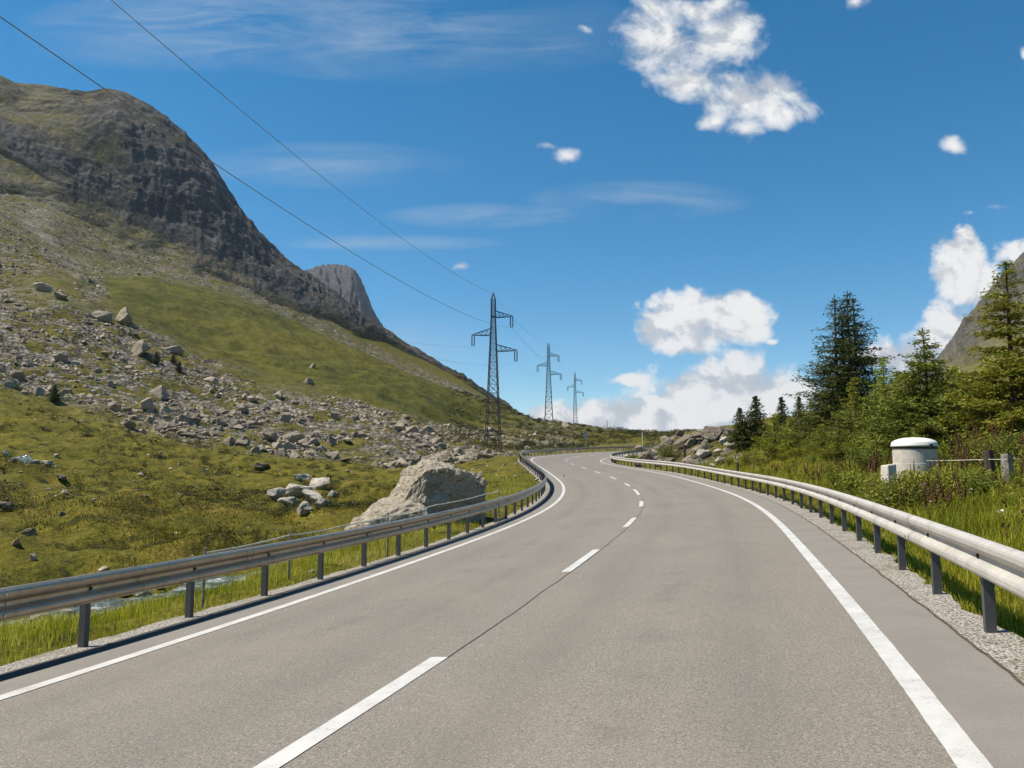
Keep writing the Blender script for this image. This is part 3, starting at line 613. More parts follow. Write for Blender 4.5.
def guardrail(off, side, mat, label, posts, joints, smax, zt):
    root = empty('guardrail', rp(0, off(0)).tolist()); setk(root, label, 'guardrail', 'roadside guardrails'); inv = Matrix.Translation(-root.location)
    def into(o): o.data.transform(inv) ; return o
    sa = np.arange(-14, smax, .25)
    into(wbeam('rail', sa, off, side, mat, root))
    # lapped joints: short sleeve proud of the beam with bolts
    def bolt(sv, du, hz_, d0, r_, mat_):
        p = rp(sv, off(np.array(sv))); ps = float(rI(psi, sv)); nrm = np.array([cos(ps)*side, -sin(ps)*side, 0])
        c = np.array([p[0]+sin(ps)*du, p[1]+cos(ps)*du, p[2]+.44+hz_]); mb = MB(); mb.tube([c+nrm*d0, c+nrm*(d0+.016)], [r_, r_*.8], 8); into(mb.build('bolt', mat_, root))
    for jn in joints:
        for du, hz_, d0 in ((-.06, .155, .010), (.06, .155, .010), (0, .06, .065), (0, .25, .065)): bolt(jn, du, hz_, d0, .017, M['bolt'])
    for jn in joints:
        into(wbeam('lap_plate', np.linspace(jn-.17, jn+.17, 3), lambda q: off(q)+side*.004, side, mat, root))
    for sv in posts[4:26]: bolt(sv, 0, .155, .007, .021, M['slot'])  # near-black mounting bolts at the posts
    for k, s in enumerate(posts):
        if s > smax-1: break
        o = bpy.data.objects.new('post', PM); link(o, root)
        d = off(np.array(s))-side*.045
        p = rp(s, d)-np.array(root.location); o.location = p.tolist(); o.rotation_euler = (0, 0, -float(rI(psi, s))+(pi/2 if side > 0 else -pi/2)+pi/2)
    return root
offL = lambda s: -rI(WL, s)-rI(RL, s); offR = lambda s: rI(WR, s)+rI(RR, s)
guardrail(offL, 1, M['galv_old'], 'weathered brown grey steel guardrail along the left valley edge of the road', SP_L, [1.0+4*k for k in range(-1, 7)], 134, .75)
guardrail(offR, -1, M['galv'], 'bright pale steel guardrail along the right verge below the trees', SP_R, [5.2+4*k for k in range(-2, 6)], 128, .75)

# ------------------------------------------------------------------ rocks
from mathutils import noise as mnoise
def rock_mesh(name, seed, sub, mat, planes=13, flat=.75, rough=.07, smooth=False):
    rg = np.random.default_rng(seed)
    bm = bmesh.new(); bmesh.ops.create_icosphere(bm, subdivisions=sub, radius=1)
    V = np.array([v.co[:] for v in bm.verts]); V /= np.linalg.norm(V, axis=1)[:, None]
    nr_ = rg.normal(size=(planes, 3)); nr_ /= np.linalg.norm(nr_, axis=1)[:, None]; hh = rg.uniform(.34, .85, planes)
    dt = V@nr_.T; rad = np.where(dt > .05, hh/np.maximum(dt, .05), 9).min(1); rad = np.minimum(rad, 1.15)
    off = Vector((seed*3.1, seed*1.7, 0))
    for v, d, r_ in zip(bm.verts, V, rad):
        k = 1+rough*mnoise.fractal(Vector(d)*2.2+off, .8, 2.1, 5)
        v.co = Vector(d*r_*k)*1.0
        v.co.z *= flat
    me = bpy.data.meshes.new(name); bm.to_mesh(me); bm.free(); me.materials.append(mat)
    if smooth: me.polygons.foreach_set('use_smooth', [True]*len(me.polygons))
    return me
def block_mesh(name, seed, mat, npts=13, flat=.8, rough=.03, sub=2):
    """broken block: hull of a few points, faces left flat, edges slightly worn"""
    rg = np.random.default_rng(seed); bm = bmesh.new()
    P = rg.normal(size=(npts, 3)); P /= np.linalg.norm(P, axis=1)[:, None]; P *= rg.uniform(.8, 1.1, (npts, 1)); P[:, 2] *= flat; P[:, 1] *= rg.uniform(.75, 1.0)
    for p in P: bm.verts.new(p)
    bmesh.ops.convex_hull(bm, input=bm.verts)
    bmesh.ops.delete(bm, geom=[v for v in bm.verts if not v.link_faces], context='VERTS')
    bmesh.ops.dissolve_limit(bm, angle_limit=radians(14), verts=bm.verts, edges=bm.edges)
    bmesh.ops.bevel(bm, geom=bm.edges[:], offset=.05, segments=1, affect='EDGES')
    bmesh.ops.triangulate(bm, faces=bm.faces)
    for _ in range(sub): bmesh.ops.subdivide_edges(bm, edges=bm.edges, cuts=1, use_grid_fill=True)
    bmesh.ops.triangulate(bm, faces=bm.faces); bm.normal_update()
    for v in bm.verts:
        q = v.co+Vector((seed*5., 0, 0)); v.co += v.normal*rough*(mnoise.fractal(q*2.2, .8, 2.1, 5)*1.4)
    me = bpy.data.meshes.new(name); bm.to_mesh(me); bm.free(); me.materials.append(mat); return me
RM = [block_mesh('rock', i+101, M['stone'], 11+i % 5, .72+.09*(i % 4), .05) for i in range(9)]
RP = [block_mesh('pale_rock', i+131, M['pale'], 12+i % 4, .6+.06*(i % 4), .05) for i in range(5)]
RO = [rock_mesh('outcrop_rock', i+61, 4, M['outcrop'], 8+i % 3, .7, .10) for i in range(6)]
def rock(name, mesh, p, size, label, group=None, cat='boulder', sink=.25, rot=None, stretch=(1, 1, 1)):
    o = bpy.data.objects.new(name, mesh); C.objects.link(o)
    o.location = (float(p[0]), float(p[1]), float(p[2])+size*(.5-sink)*stretch[2]); o.scale = tuple(size*q for q in stretch)
    o.rotation_euler = rot or (random.uniform(-.3, .3), random.uniform(-.3, .3), random.uniform(0, 6.28))
    return setk(o, label, cat, group)
def hull(name, pts, mat, cuts, rough, scale, loc, label, seed=1, fold=1.0):
    bm = bmesh.new()
    for p in pts: bm.verts.new([c*scale for c in p])
    r_ = bmesh.ops.convex_hull(bm, input=bm.verts)
    bmesh.ops.delete(bm, geom=[v for v in bm.verts if not v.link_faces], context='VERTS')
    bmesh.ops.triangulate(bm, faces=bm.faces)
    for c in range(cuts): bmesh.ops.subdivide_edges(bm, edges=bm.edges, cuts=1, use_grid_fill=True)
    bm.normal_update()
    for v in bm.verts:
        q = v.co+Vector((seed*7., 0, 0))
        d = rough*(mnoise.fractal(q*1.1, .7, 2.1, 6)+.5*abs(mnoise.noise(Vector((q.x*1.2, q.y*1.2, q.z*4)))) - fold*.45*max(0, .25-abs(mnoise.noise(q*1.3)))*2)
        v.co += v.normal*(d+rough*.35*mnoise.fractal(q*4.5, .8, 2.1, 4))
    me = bpy.data.meshes.new(name); bm.to_mesh(me); bm.free(); me.materials.append(mat)
    o = bpy.data.objects.new(name, me); C.objects.link(o); o.location = loc
    return setk(o, label, 'boulder')
sc_ = .0338; by = 25.0; bx = (420-512)/F*by
mp = lambda X, Y, d: ((X-420)*sc_+(d/by)*0, d, (556-Y)*sc_)
main = [mp(432, 471, -.55), mp(449, 470, -.45), mp(477, 480, .0), mp(484, 488, .25), mp(402, 474, .9), mp(418, 464, 1.3), mp(449, 467, 1.4), mp(480, 478, 1.6), mp(411, 487, -.5), mp(388, 497, .6), mp(428, 522, -.35), mp(460, 520, -.05), mp(484, 505, .5),
        (-1.6, .3, -1.0), (-.3, -.7, -1.0), (1.0, -.4, -1.0), (2.0, .5, -1.0), (2.2, 1.2, -1.0), (1.9, 2.6, -1.0), (-.9, 2.7, -1.0)]
hz = height(bx, by)
hull('large_boulder', main, M['hero'], 5, .15, 1.0, (bx, by, at(420, 556, by)[2]), 'big pale boulder with a dark broken face, right behind the left guardrail', 3)
slab = [mp(347, 529, -.3), mp(384, 499, .1), mp(404, 497, -.3), mp(421, 500, -.7), mp(431, 509, -.95), mp(380, 520, -1.2), (-2.4, -.5, -1), (-1.0, -1.5, -1), (.4, -1.4, -1), (.4, -.3, -1), (-2.2, .7, -1), (-.9, 1.2, -1)]
hull('sloping_boulder', slab, M['hero'], 5, .07, 1.0, (bx, by, at(420, 556, by)[2]), 'low sloping pale slab leaning on the front of the big roadside boulder', 5, .8)
# named rocks: column, row of the foot, width in px
def rk_px(px, py, w, mesh, label, group=None, stretch=(1, .8, .8), sink=.22, cat='boulder'):
    p = hit(px, py); d = math.hypot(p[0], p[1]); return rock('boulder', mesh, p, w/F*d/2*1.05, label, group, cat, sink, None, stretch)
G_pile = 'pale rocks piled in the meadow'
for i, (px, py, w, lab) in enumerate([(303, 481, 17, 'topmost pale rock of the meadow rock pile'), (320, 490, 26, 'largest pale rock, on the right of the meadow rock pile'), (297, 497, 24, 'flat pale rock in the middle of the meadow rock pile'), (276, 500, 15, 'small pale rock at the left end of the meadow rock pile'), (333, 497, 13, 'dark sided pale rock at the right end of the meadow rock pile'),
        (310, 502, 26, 'broad pale rock lying below the middle of the meadow rock pile'), (288, 508, 16, 'pale rock in the lower left of the meadow rock pile'), (322, 508, 18, 'pale rock in the lower right of the meadow rock pile'), (303, 513, 18, 'lowest pale rock of the meadow rock pile'), (290, 502, 10, 'smallest pale rock, near the lower left of the meadow rock pile')]):
    rk_px(px, py, w*1.3, RP[i % 5], lab, G_pile)
for i, (px, py, w, st, lab) in enumerate([(2, 512, 16, (1, .9, 1.3), 'dark brown boulder cut by the left frame edge in the meadow'), (28, 537, 20, (1, .8, .8), 'pale rock beside a dark hollow in the lower left meadow'), (62, 517, 9, (1, .8, .8), 'small pale rock between grass humps in the left meadow'), (97, 549, 3, (1, .8, .8), 'tiny grey stone alone in the grass below the meadow rocks'),
        (62, 482, 12, (1, 1, .5), 'flat grey rock by the white water at the left'), (12, 462, 10, (1, 1, .7), 'dark rock above the white water at the far left'), (127, 427, 20, (1, .8, .9), 'lone dark square boulder below the scree'), (255, 453, 14, (1, .8, .8), 'dark boulder in the lowest row of the scree'),
        (262, 469, 20, (1, .8, .35), 'low grey rock slab in the meadow left of the pale boulder'), (345, 462, 12, (1, .8, .8), 'dark grey boulder at the foot of the scree above the big boulder'), (148, 410, 24, (1, .9, .9), 'big square grey boulder in the middle of the scree'), (158, 397, 34, (1, .7, .55), 'long grey boulder lying above the square one in the scree'),
        (142, 357, 26, (1, .8, .8), 'broad dark boulder high in the scree'), (172, 353, 28, (1, .7, .5), 'dark flat boulder right of the broad one high in the scree'), (124, 324, 26, (1, .8, 1.0), 'large dark boulder near the top of the scree'), (105, 320, 24, (1, .8, .8), 'pale topped boulder next to the large dark one near the top of the scree'),
        (42, 292, 18, (1, .8, .8), 'dark boulder on the upper left grass slope'), (60, 299, 16, (1, .8, .6), 'lower of two dark boulders on the upper left grass slope'), (210, 385, 22, (1, .8, .8), 'pale boulder in the right half of the scree'), (185, 423, 18, (1, .8, .9), 'pale grey boulder in the lower scree'), (280, 398, 14, (1, .8, .8), 'grey boulder on the right margin of the scree'),
        (313, 368, 9, (1, .8, .8), 'lone pale stone on the smooth green hill'), (310, 384, 14, (1, .8, .7), 'dark stone at the foot of the smooth green hill'), (565, 427, 15, (1, .8, .6), 'dark boulder on the grassy ridge right of the first pylon'), (490, 431, 14, (1, .8, .8), 'dark boulder beside the foot of the first pylon')]):
    rk_px(px, py, w, RM[i % 9], lab, None, st)
for i, (px, py, w) in enumerate([(57, 458, 10), (47, 466, 12), (35, 467, 8)]):
    rk_px(px, py, w, RP[i], ['pale stone above the white water in the left meadow', 'pale stone in the white water of the left meadow', 'small pale stone left of the white water'][i])
# scree: the largest stones one by one, the small ones as one field
W_ = sstep(.25, .7, scree)*(GZN > 2.6)*(GZN < 7)*(PHI[None] > -.72)*(PHI[None] < .12)
cl = np.clip(.38+2.9*fbm(GX/12, GY/12, 4, 131), 0.04, 1)**1.5
area = GR**1.0
Wt = (W_*cl).ravel()
# weight by ground seen per pixel (rows are even in view)
cand = R.choice(len(Wt), size=13000, p=Wt/Wt.sum())
cx, cy = GX.ravel()[cand]+R.normal(0, .6, 13000), GY.ravel()[cand]+R.normal(0, .6, 13000); cz = heights(cx, cy); cr_ = np.hypot(cx, cy)
sz = .13+.66*R.random(13000)**4.6+cr_*.0013*R.random(13000)**1.8
o_ = np.argsort(-sz/cr_)
nb = 0
pxs = 512+F*cx/cy
for i in o_[:225]:
    s_ = float(sz[i])*random.uniform(1.0, 1.7)
    lower = cr_[i] < 150
    x_ = pxs[i]
    where = 'on the slope behind the pylons' if x_ > 440 else ('in the scree field above the meadow' if lower else 'in the high scree beside the green hill')
    rock('boulder', RM[nb % 9], (cx[i], cy[i], cz[i]), s_, 'rough grey boulder '+where, 'grey boulders '+where, 'boulder', .2, None, (1, random.uniform(.7, 1), random.uniform(.6, 1.0)))
    nb += 1
def tiny_rock(seed):
    bm = bmesh.new(); rg = np.random.default_rng(seed); P = rg.normal(size=(10, 3)); P /= np.linalg.norm(P, axis=1)[:, None]; P *= rg.uniform(.8, 1.15, (10, 1))
    for p in P: bm.verts.new(p)
    bmesh.ops.convex_hull(bm, input=bm.verts); bmesh.ops.delete(bm, geom=[v for v in bm.verts if not v.link_faces], context='VERTS'); bmesh.ops.triangulate(bm, faces=bm.faces)
    bm.verts.index_update(); v = np.array([q.co[:] for q in bm.verts]); f = np.array([[w.index for w in q.verts] for q in bm.faces]); bm.free()
    v[:, 2] *= .75; return v, f
TR = [tiny_rock(i) for i in range(10)]
def rock_field(name, X, Y, Zz, Sz, mat, label):
    Vs, Fs, n = [], [], 0
    for i in range(len(X)):
        v, f = TR[i % 10]; a = R.random()*6.28; c, s = cos(a), sin(a)
        k = Sz[i]*R.uniform(.7, 1.25, 3); w = v*k
        w = np.stack([w[:, 0]*c-w[:, 1]*s+X[i], w[:, 0]*s+w[:, 1]*c+Y[i], w[:, 2]+Zz[i]+Sz[i]*.15], 1)
        Vs.append(w); Fs.append(f+n); n += len(v)
    o = mesh_np(name, np.concatenate(Vs), np.concatenate(Fs), mat); return setk(o, label, 'stones', kind='stuff')
m_scree, t, n_, l_, b_ = nt('scree_stone'); co = obj_co(t)
l_.new(mix(t, .5, ramp(t, noise(t, co, .45, 3, .6), [(.3, (.135, .108, .072)), (.5, (.32, .265, .19)), (.68, (.60, .51, .38))]), ramp(t, noise(t, co, 4, 4, .7), [(.3, (.15, .12, .082)), (.6, (.43, .36, .265))])), b_.inputs['Base Color']); b_.inputs['Roughness'].default_value = .95
rest = o_[225:]
rock_field('scree', cx[rest], cy[rest], cz[rest], sz[rest]*.8, m_scree, 'countless small grey stones between the boulders of the left slope')
# loose stones in the meadow
mm = ((mead+.22*hill)*left*(GZN > .9)*(PHI[None] > -.7)).ravel(); c2 = R.choice(len(mm), size=900, p=mm/mm.sum())
k2 = fbm(GX.ravel()[c2]/14, GY.ravel()[c2]/14, 3, 77) > .02; c2 = c2[k2]
x2, y2 = GX.ravel()[c2], GY.ravel()[c2]
rock_field('field_stones', x2, y2, heights(x2, y2), .05+.16*R.random(len(c2))**2+.0012*np.hypot(x2, y2)*R.random(len(c2))**2, m_scree, 'small stones scattered through the meadow grass')

# rock outcrop right of the far bend
OC = [(648, 462, 24, 1.0, 'dark overhanging rock at the road end of the outcrop', 0), (640, 452, 11, 1.1, 'upright brown rock at the left end of the outcrop', 0), (668, 447, 20, .9, 'brown rock above the dark overhang of the outcrop', 0), (672, 458, 15, .8, 'square pale rock low in the outcrop', 1), (686, 446, 22, 1.0, 'red brown rock behind the two dark posts of the outcrop', 0),
      (697, 440, 18, .9, 'grey rock on the crest of the outcrop', 0), (712, 439, 21, 1.1, 'high pointed brown rock crowning the outcrop', 0), (704, 459, 22, .8, 'long pale slanting rock low in the outcrop', 1), (690, 462, 14, .9, 'dark small rock beside the slanting pale rock of the outcrop', 0), (718, 455, 14, .8, 'pale rock in the right half of the outcrop', 1), (724, 444, 18, .8, 'flat pale rock beside the first spruce', 1),
      (735, 448, 22, .55, 'flat pale slab under the dark spruces', 1), (722, 464, 18, .7, 'low pale rock behind the right guardrail at the end of the outcrop', 1), (655, 455, 12, .8, 'small pale rock between the overhang and the square rock', 1), (679, 436, 12, .8, 'small grey rock at the skyline left of the pointed rock', 0), (732, 434, 14, .6, 'dark rock at the skyline left of the first spruce', 0), (708, 449, 12, .8, 'small brown rock under the pointed crest rock', 0),
      (628, 458, 10, .7, 'small grassy rock at the tip of the inner bend', 1), (700, 451, 14, .8, 'grey rock between the crest and the slanting pale rock', 0), (663, 463, 12, .6, 'low dark rock close behind the guardrail in the outcrop', 0), (712, 467, 10, .7, 'small pale rock just behind the guardrail below the spruces', 1)]
for i, (px, py, w, hs, lab, pl) in enumerate(OC):
    p = hit(px, py, 40); d = math.hypot(p[0], p[1])
    if d > 140: p = place(px, 82); d = 82
    rock('outcrop_rock', (RP if pl else RO)[i % 5], p, w/F*d/2*1.1, lab, 'rocks of the roadside outcrop', 'rock', .15, None, (1, .8, hs))
for k in range(26):
    px, py = random.uniform(632, 734), random.uniform(438, 468)
    p = hit(px, py, 40); d = math.hypot(p[0], p[1])
    if d > 110: continue
    rock('outcrop_rock', RO[k % 6], p, random.uniform(5, 11)/F*d/2*1.2, 'small broken rock lying loose between the big rocks of the roadside outcrop', 'small loose rocks of the roadside outcrop', 'rock', .15, None, (1, .8, random.uniform(.6, 1.1)))
# stones in and beside the stream
for i, (px, py, w, lab) in enumerate([(38, 621, 26, 'pale stone in the stream, left of the first guardrail post'), (66, 616, 22, 'pale block in the stream seen under the left guardrail'), (78, 607, 12, 'small pale block behind the first guardrail post'), (104, 604, 16, 'pale stone in the stream right of the first guardrail post'), (122, 600, 24, 'broad pale stone in the stream bed under the rail'), (142, 596, 20, 'pale stone in the middle of the stream bed'), (158, 592, 16, 'pale stone where the stream meets the grass'), (312, 574, 9, 'pale stone beside the gravel strip near the third post'), (335, 551, 10, 'pale stone in the stream behind the fourth post'), (500, 500, 9, 'pale stone behind the left guardrail right of the big boulder'), (487, 508, 12, 'grey stone at the right foot of the big boulder')]):
    p = hit(px, py); d = math.hypot(p[0], p[1])
    rock('stone', RP[i % 5], p, w/F*d/2, lab, 'pale stones along the stream', 'stone', .3, None, (1, .9, .7))
# stream water
sd = np.concatenate([[0], np.cumsum(np.hypot(*np.diff(STREAM, axis=0).T))]); su = np.arange(0, sd[-1], .4)
sx_, sy_ = np.interp(su, sd, STREAM[:, 0]), np.interp(su, sd, STREAM[:, 1])
for _ in range(12): sx_[1:-1] = (sx_[:-2]+2*sx_[1:-1]+sx_[2:])/4; sy_[1:-1] = (sy_[:-2]+2*sy_[1:-1]+sy_[2:])/4
tx, ty = np.gradient(sx_), np.gradient(sy_); tl = np.hypot(tx, ty); nx_, ny_ = ty/tl, -tx/tl
wz = heights(sx_, sy_)+.06
for _ in range(20): wz[1:-1] = (wz[:-2]+2*wz[1:-1]+wz[2:])/4
ww = .62+.25*fbm(su/2.2, su*0, 3, 141)
Vw = np.stack([np.stack([sx_+nx_*ww*k, sy_+ny_*ww*k, wz], -1) for k in (-1, -.4, .4, 1)], 1); iw = np.arange(len(su)*4).reshape(-1, 4)
setk(mesh_np('stream', Vw.reshape(-1, 3), np.stack([iw[:-1, :-1], iw[:-1, 1:], iw[1:, 1:], iw[1:, :-1]], -1).reshape(-1, 4), M['water'], True), 'narrow stream of clear and white water below the left bank', 'stream', kind='structure')
bk = np.array([hit(a, b) for a, b in ((4, 455), (20, 458), (33, 462), (44, 464.5), (56, 467), (63, 470))]); tb_ = np.gradient(bk, axis=0); nb_ = np.stack([tb_[:, 1], -tb_[:, 0]], -1)/np.hypot(tb_[:, 0], tb_[:, 1])[:, None]
qq = np.linspace(0, 5, 46); bx_, by_ = np.interp(qq, range(6), bk[:, 0]), np.interp(qq, range(6), bk[:, 1]); nbx, nby = np.interp(qq, range(6), nb_[:, 0]), np.interp(qq, range(6), nb_[:, 1])
wb_ = np.interp(qq, range(6), [.1, .35, .5, .6, .4, .1]); Vb = np.stack([np.stack([bx_+nbx*wb_*k, by_+nby*wb_*k, heights(bx_+nbx*wb_*k, by_+nby*wb_*k)+.035], 1) for k in (-1, 0, 1)], 1); ib = np.arange(46*3).reshape(-1, 3)
setk(mesh_np('brook', Vb.reshape(-1, 3), np.stack([ib[:-1, :-1], ib[:-1, 1:], ib[1:, 1:], ib[1:, :-1]], -1).reshape(-1, 4), M['water'], True), 'short glint of white water in the far left meadow', 'brook', kind='structure')
# ------------------------------------------------------------------ pylons and cables
def pylon(px, r, top_py, label, rz):
    b = place(px, r); x, y, z0 = b; dy = y
    zt = at(px, top_py, dy)[2]; Hh = zt-z0
    root = empty('power_pylon', (x, y, z0), rz); setk(root, label, 'pylon', 'lattice power pylons')
    wb, wt = 1.35, .36
    zb = Hh-4.2                                   # arms start; mast tapers to here
    def half(z): return wb+(wt-wb)*min(1, z/zb)**.85
    mb = MB(); steps = [0]; z = 0
    while z < zb: z = min(zb, z+max(.95, half(z)*1.75)); steps.append(z)
    zs = steps+[zb+1.0, zb+2.0, zb+3.0]
    cor = lambda z: [np.array([sx*half(z), sy*half(z), z]) for sx, sy in ((-1, -1), (1, -1), (1, 1), (-1, 1))]
    for a, b_ in zip(zs[:-1], zs[1:]):
        A, B = cor(a), cor(b_)
        for k in range(4):
            mb.bar(A[k], B[k], .13); mb.bar(A[k], B[(k+1) % 4], .075); mb.bar(A[(k+1) % 4], B[k], .075)
            mb.bar(B[k], B[(k+1) % 4], .07)
    for c in cor(zs[-1]): mb.bar(c, (0, 0, Hh), .11)
    mb.build('mast', M['lattice'], root)
    for c in cor(0):
        ft = MB(); ft.lathe([(.34, -1.2), (.30, .12)], 10, c); ft.build('footing', M['concrete'], root)
    att = []
    for sx, dz, L in ((1, 4.4, 3.55), (-1, 7.6, 3.9), (1, 10.5, 4.3)):
        z = Hh-dz; m = MB(); h_ = half(z); tip = np.array([sx*L, 0, z+.0])
        for sy in (-1, 1):
            m.bar((sx*h_, sy*h_, z-.05), tip, .10); m.bar((sx*h_, sy*h_, z+1.15), tip+(0, 0, .1), .08)
            for k in range(4):
                u0, u1 = k/4.5, (k+1)/4.5; lo = lambda u: np.array([sx*h_, sy*h_, z-.05])*(1-u)+tip*u; hi = lambda u: np.array([sx*h_, sy*h_, z+1.15])*(1-u)+(tip+(0, 0, .1))*u
                m.bar(lo(u0), hi(u1), .05); m.bar(lo(u1), hi(u1), .05)
        for k in range(1, 4): u = k/4.; m.bar(np.array([sx*h_, -h_, z])*(1-u)+tip*u, np.array([sx*h_, h_, z])*(1-u)+tip*u, .05)
        arm = m.build('arm', M['lattice'], root)
        for q in (0, 1):
            i_ = MB(); xx = sx*(L-.05-.42*q); prof = [(.03, 0)]
            for d in range(11): prof += [(.03, -.12-.145*d), (.14, -.16-.145*d), (.12, -.20-.145*d)]
            prof += [(.03, -1.85)]
            i_.lathe(prof[::-1], 8, (xx, 0, z)); i_.build('insulator', M['insul'], arm)
        m2 = MB(); m2.bar((sx*(L-.0), 0, z-1.86), (sx*(L-.52), 0, z-1.86), .09); m2.build('yoke', M['lattice'], arm)
        att.append((sx*(L-.26), z-1.95))
    att.append((0, Hh)); return root, att
PY = [(493, 130, 293, 'nearest and tallest lattice power pylon, standing beside the far road bend'), (549, 243, 343, 'middle lattice power pylon, on the grassy ridge'), (575.5, 372, 372, 'farthest and smallest lattice power pylon, behind the ridge')]
pyl = []
for k, (px, r, tp, lab) in enumerate(PY): pyl.append(pylon(px, r, tp, lab, radians(-7.5)))
def wpt(k, j):
    root, att = pyl[k]; a = att[j]; c, s = cos(root.rotation_euler.z), sin(root.rotation_euler.z)
    return np.array([root.location.x+a[0]*c, root.location.y+a[0]*s, root.location.z+a[1]])
KC = .00064
def span(a, b, n=50):
    t = np.linspace(0, 1, n)[:, None]; L = np.hypot(*(b-a)[:2]); P = a*(1-t)+b*t; P[:, 2] -= (KC*L*L*t*(1-t))[:, 0]; return P
wl_names = ['upper right conductor cable strung between the pylons', 'left conductor cable strung between the pylons', 'lowest conductor cable on the right pylon arms', 'earth wire running over the pylon tips']
for j in range(4):
    p1, p2, p3 = (wpt(k, j) for k in range(3))
    # the line leaves over the left of the viewer: same heading, low point near the road
    d = np.array([-.1363, -1.0]); d_end = 250.
    base = (p1[2]-30.9)
    def zline(Y): return 20.9+.047*(Y-29.4)+KC*(Y-29.4)*(Y-48.4)+base
    Ys = np.linspace(p1[1], p1[1]-d_end, 120)
    k0 = p1[2]-zline(p1[1])
    W0 = np.stack([p1[0]+(Ys-p1[1])*.1363, Ys, zline(Ys)+k0-.32*np.clip((p1[1]-Ys)/100, 0, 1)], -1)
    far_ = p3+(p3-p2)*.9; far_[2] = p3[2]-14
    P = np.concatenate([W0[::-1], span(p1, p2)[1:], span(p2, p3)[1:], span(p3, far_)[1:]])
    mb = MB(); rad = .02 if j == 0 else (.018 if j == 3 else .009)
    mb.tube(P, [rad]*len(P), 5); o = mb.build('cable', M['wire']); setk(o, wl_names[j], 'cable', 'overhead cables')

# ------------------------------------------------------------------ rope fence behind the left rail, posts, sign, marker poles
fp = [(205, 553, 10.9), (290, 535, 13.4), (340, 526.5, 14.8), (436, 505, 18.6), (486, 494, 22.6), (499, 490.5, 24.0)]
pts = [at(*q) for q in fp]
root = empty('rope_fence', pts[0].tolist()); setk(root, 'thin pale rope fence strung behind the left guardrail', 'fence'); o0 = np.array(root.location)
P = []
for a, b in zip(pts[:-1], pts[1:]):
    for t_ in np.linspace(0, 1, 12)[:-1]: P.append(a*(1-t_)+b*t_-np.array([0, 0, .10*t_*(1-t_)]))
P.append(pts[-1]); mb = MB(); mb.tube([p-o0 for p in P], .013, 6); mb.build('rope', M['rope'], root)
for q in (pts[0], pts[1], at(388, 516, 16.6), pts[5]):
    mb = MB(); g = height(q[0], q[1]); mb.tube([(q[0], q[1], g-.3)-o0, (q[0], q[1], q[2]+.08)-o0], [.022, .018], 7); mb.build('post', M['wood'], root)
def post(px, py, d, h, rad, mat, label, name='wooden_post', cat='post', group=None, tilt=0):
    b = place(px, d); mb = MB(); n = 9
    P = [(0, 0, -.4), (.004, 0, h*.3), (tilt*.5, .0, h*.7), (tilt, 0, h)]
    mb.tube(P, [rad*1.05, rad, rad*.97, rad*.93], n); o = mb.build(name, mat); o.location = b.tolist(); return setk(o, label, cat, group)
def top_h(px, top, d):
    b = place(px, d); return at(px, top, b[1])[2]-b[2]
d1 = 20.5
post(1006, 490, d1, top_h(1006, 453.5, d1), .125, M['wood'], 'thick pale weathered wooden post at the right frame edge')
post(989, 490, d1+.6, top_h(989, 450, d1+.6), .12, M['wood_dark'], 'dark mossy wooden post left of the pale one', tilt=-.03)
for px, d, tp, lab, gr in [(699.5, 70, 441, 'right of two dark posts standing in the rock outcrop', 1), (684.5, 68, 445, 'left of two dark posts standing in the rock outcrop', 1), (730.5, 66, 438, 'dark post at the right end of the rock outcrop', 1), (737, 45, 462, 'short dark stake behind the right guardrail', 1)]:
    post(px, 0, d, top_h(px, tp, d), .11 if d > 50 else .07, M['wood_dark'], lab)
for px, d, tp, lab in [(642.5, 118, 432, 'short white marker pole above the inner bend'), (678.5, 150, 432, 'pale marker pole on the far skyline'), (607.5, 200, 420, 'thin grey mast on the far ridge left of the marker poles'), (614.5, 205, 425, 'short grey stake beside the thin mast on the far ridge')]:
    post(px, 0, d, top_h(px, tp, d), .05 if d < 160 else .10, M['snow'] if d < 160 else M['pole'], lab, 'marker_pole', 'pole')
s_sign = 107.; pS = rp(s_sign, offL(np.array(s_sign))-.9)
root = empty('road_sign', pS.tolist(), -.1); setk(root, 'small grey rectangular road sign on a post beyond the far guardrail', 'road sign')
zz_ = at(606.5, 432, pS[1])[2]-pS[2]
mb = MB(); mb.tube([(0, 0, -.4), (0, 0, zz_)], .045, 8); mb.build('pole', M['pole'], root)
mb = MB(); mb.bar((0, -.06, zz_-1.0), (0, -.06, zz_), .62, .03, (0, 1, 0)); mb.build('sign_plate', M['sign'], root)

# ------------------------------------------------------------------ concrete well chamber
dW = 23.; bW = place(914.5, dW); xW, yW = bW[0], bW[1]
zr_ = lambda py: at(914.5, py, yW)[2]
root = empty('well_chamber', (xW, yW, bW[2])); setk(root, 'round pale concrete well chamber with a domed white lid', 'well'); z0 = bW[2]
rw = 20.6/F*yW
zl, zb_ = zr_(448)-z0, zr_(463)-z0
mb = MB(); mb.lathe([(rw*.972, -.5), (rw*.972, zb_-.02), (rw*.965, zb_), (rw*.965, zl-.03)], 48); mb.build('ring', M['concrete'], root, False)
mb = MB(); mb.lathe([(rw*.985, zl-.03), (rw*.985, zl+.035)], 48); mb.build('seal', M['rubber'], root)
zt_ = zr_(437.3)-z0; lid = []
lid += [(rw*1.015, zl+.035), (rw*1.03, zl+.045), (rw*1.03, zl+.075), (rw*1.01, zl+.095)]
for a in np.linspace(.2, 1, 12): lid.append((rw*1.0*math.sqrt(max(0, 1-a**2.2))+.008, zl+.095+(zt_-zl-.095)*a))
mb = MB(); mb.lathe(lid, 48); lo = mb.build('lid', M['lid'], root, True)
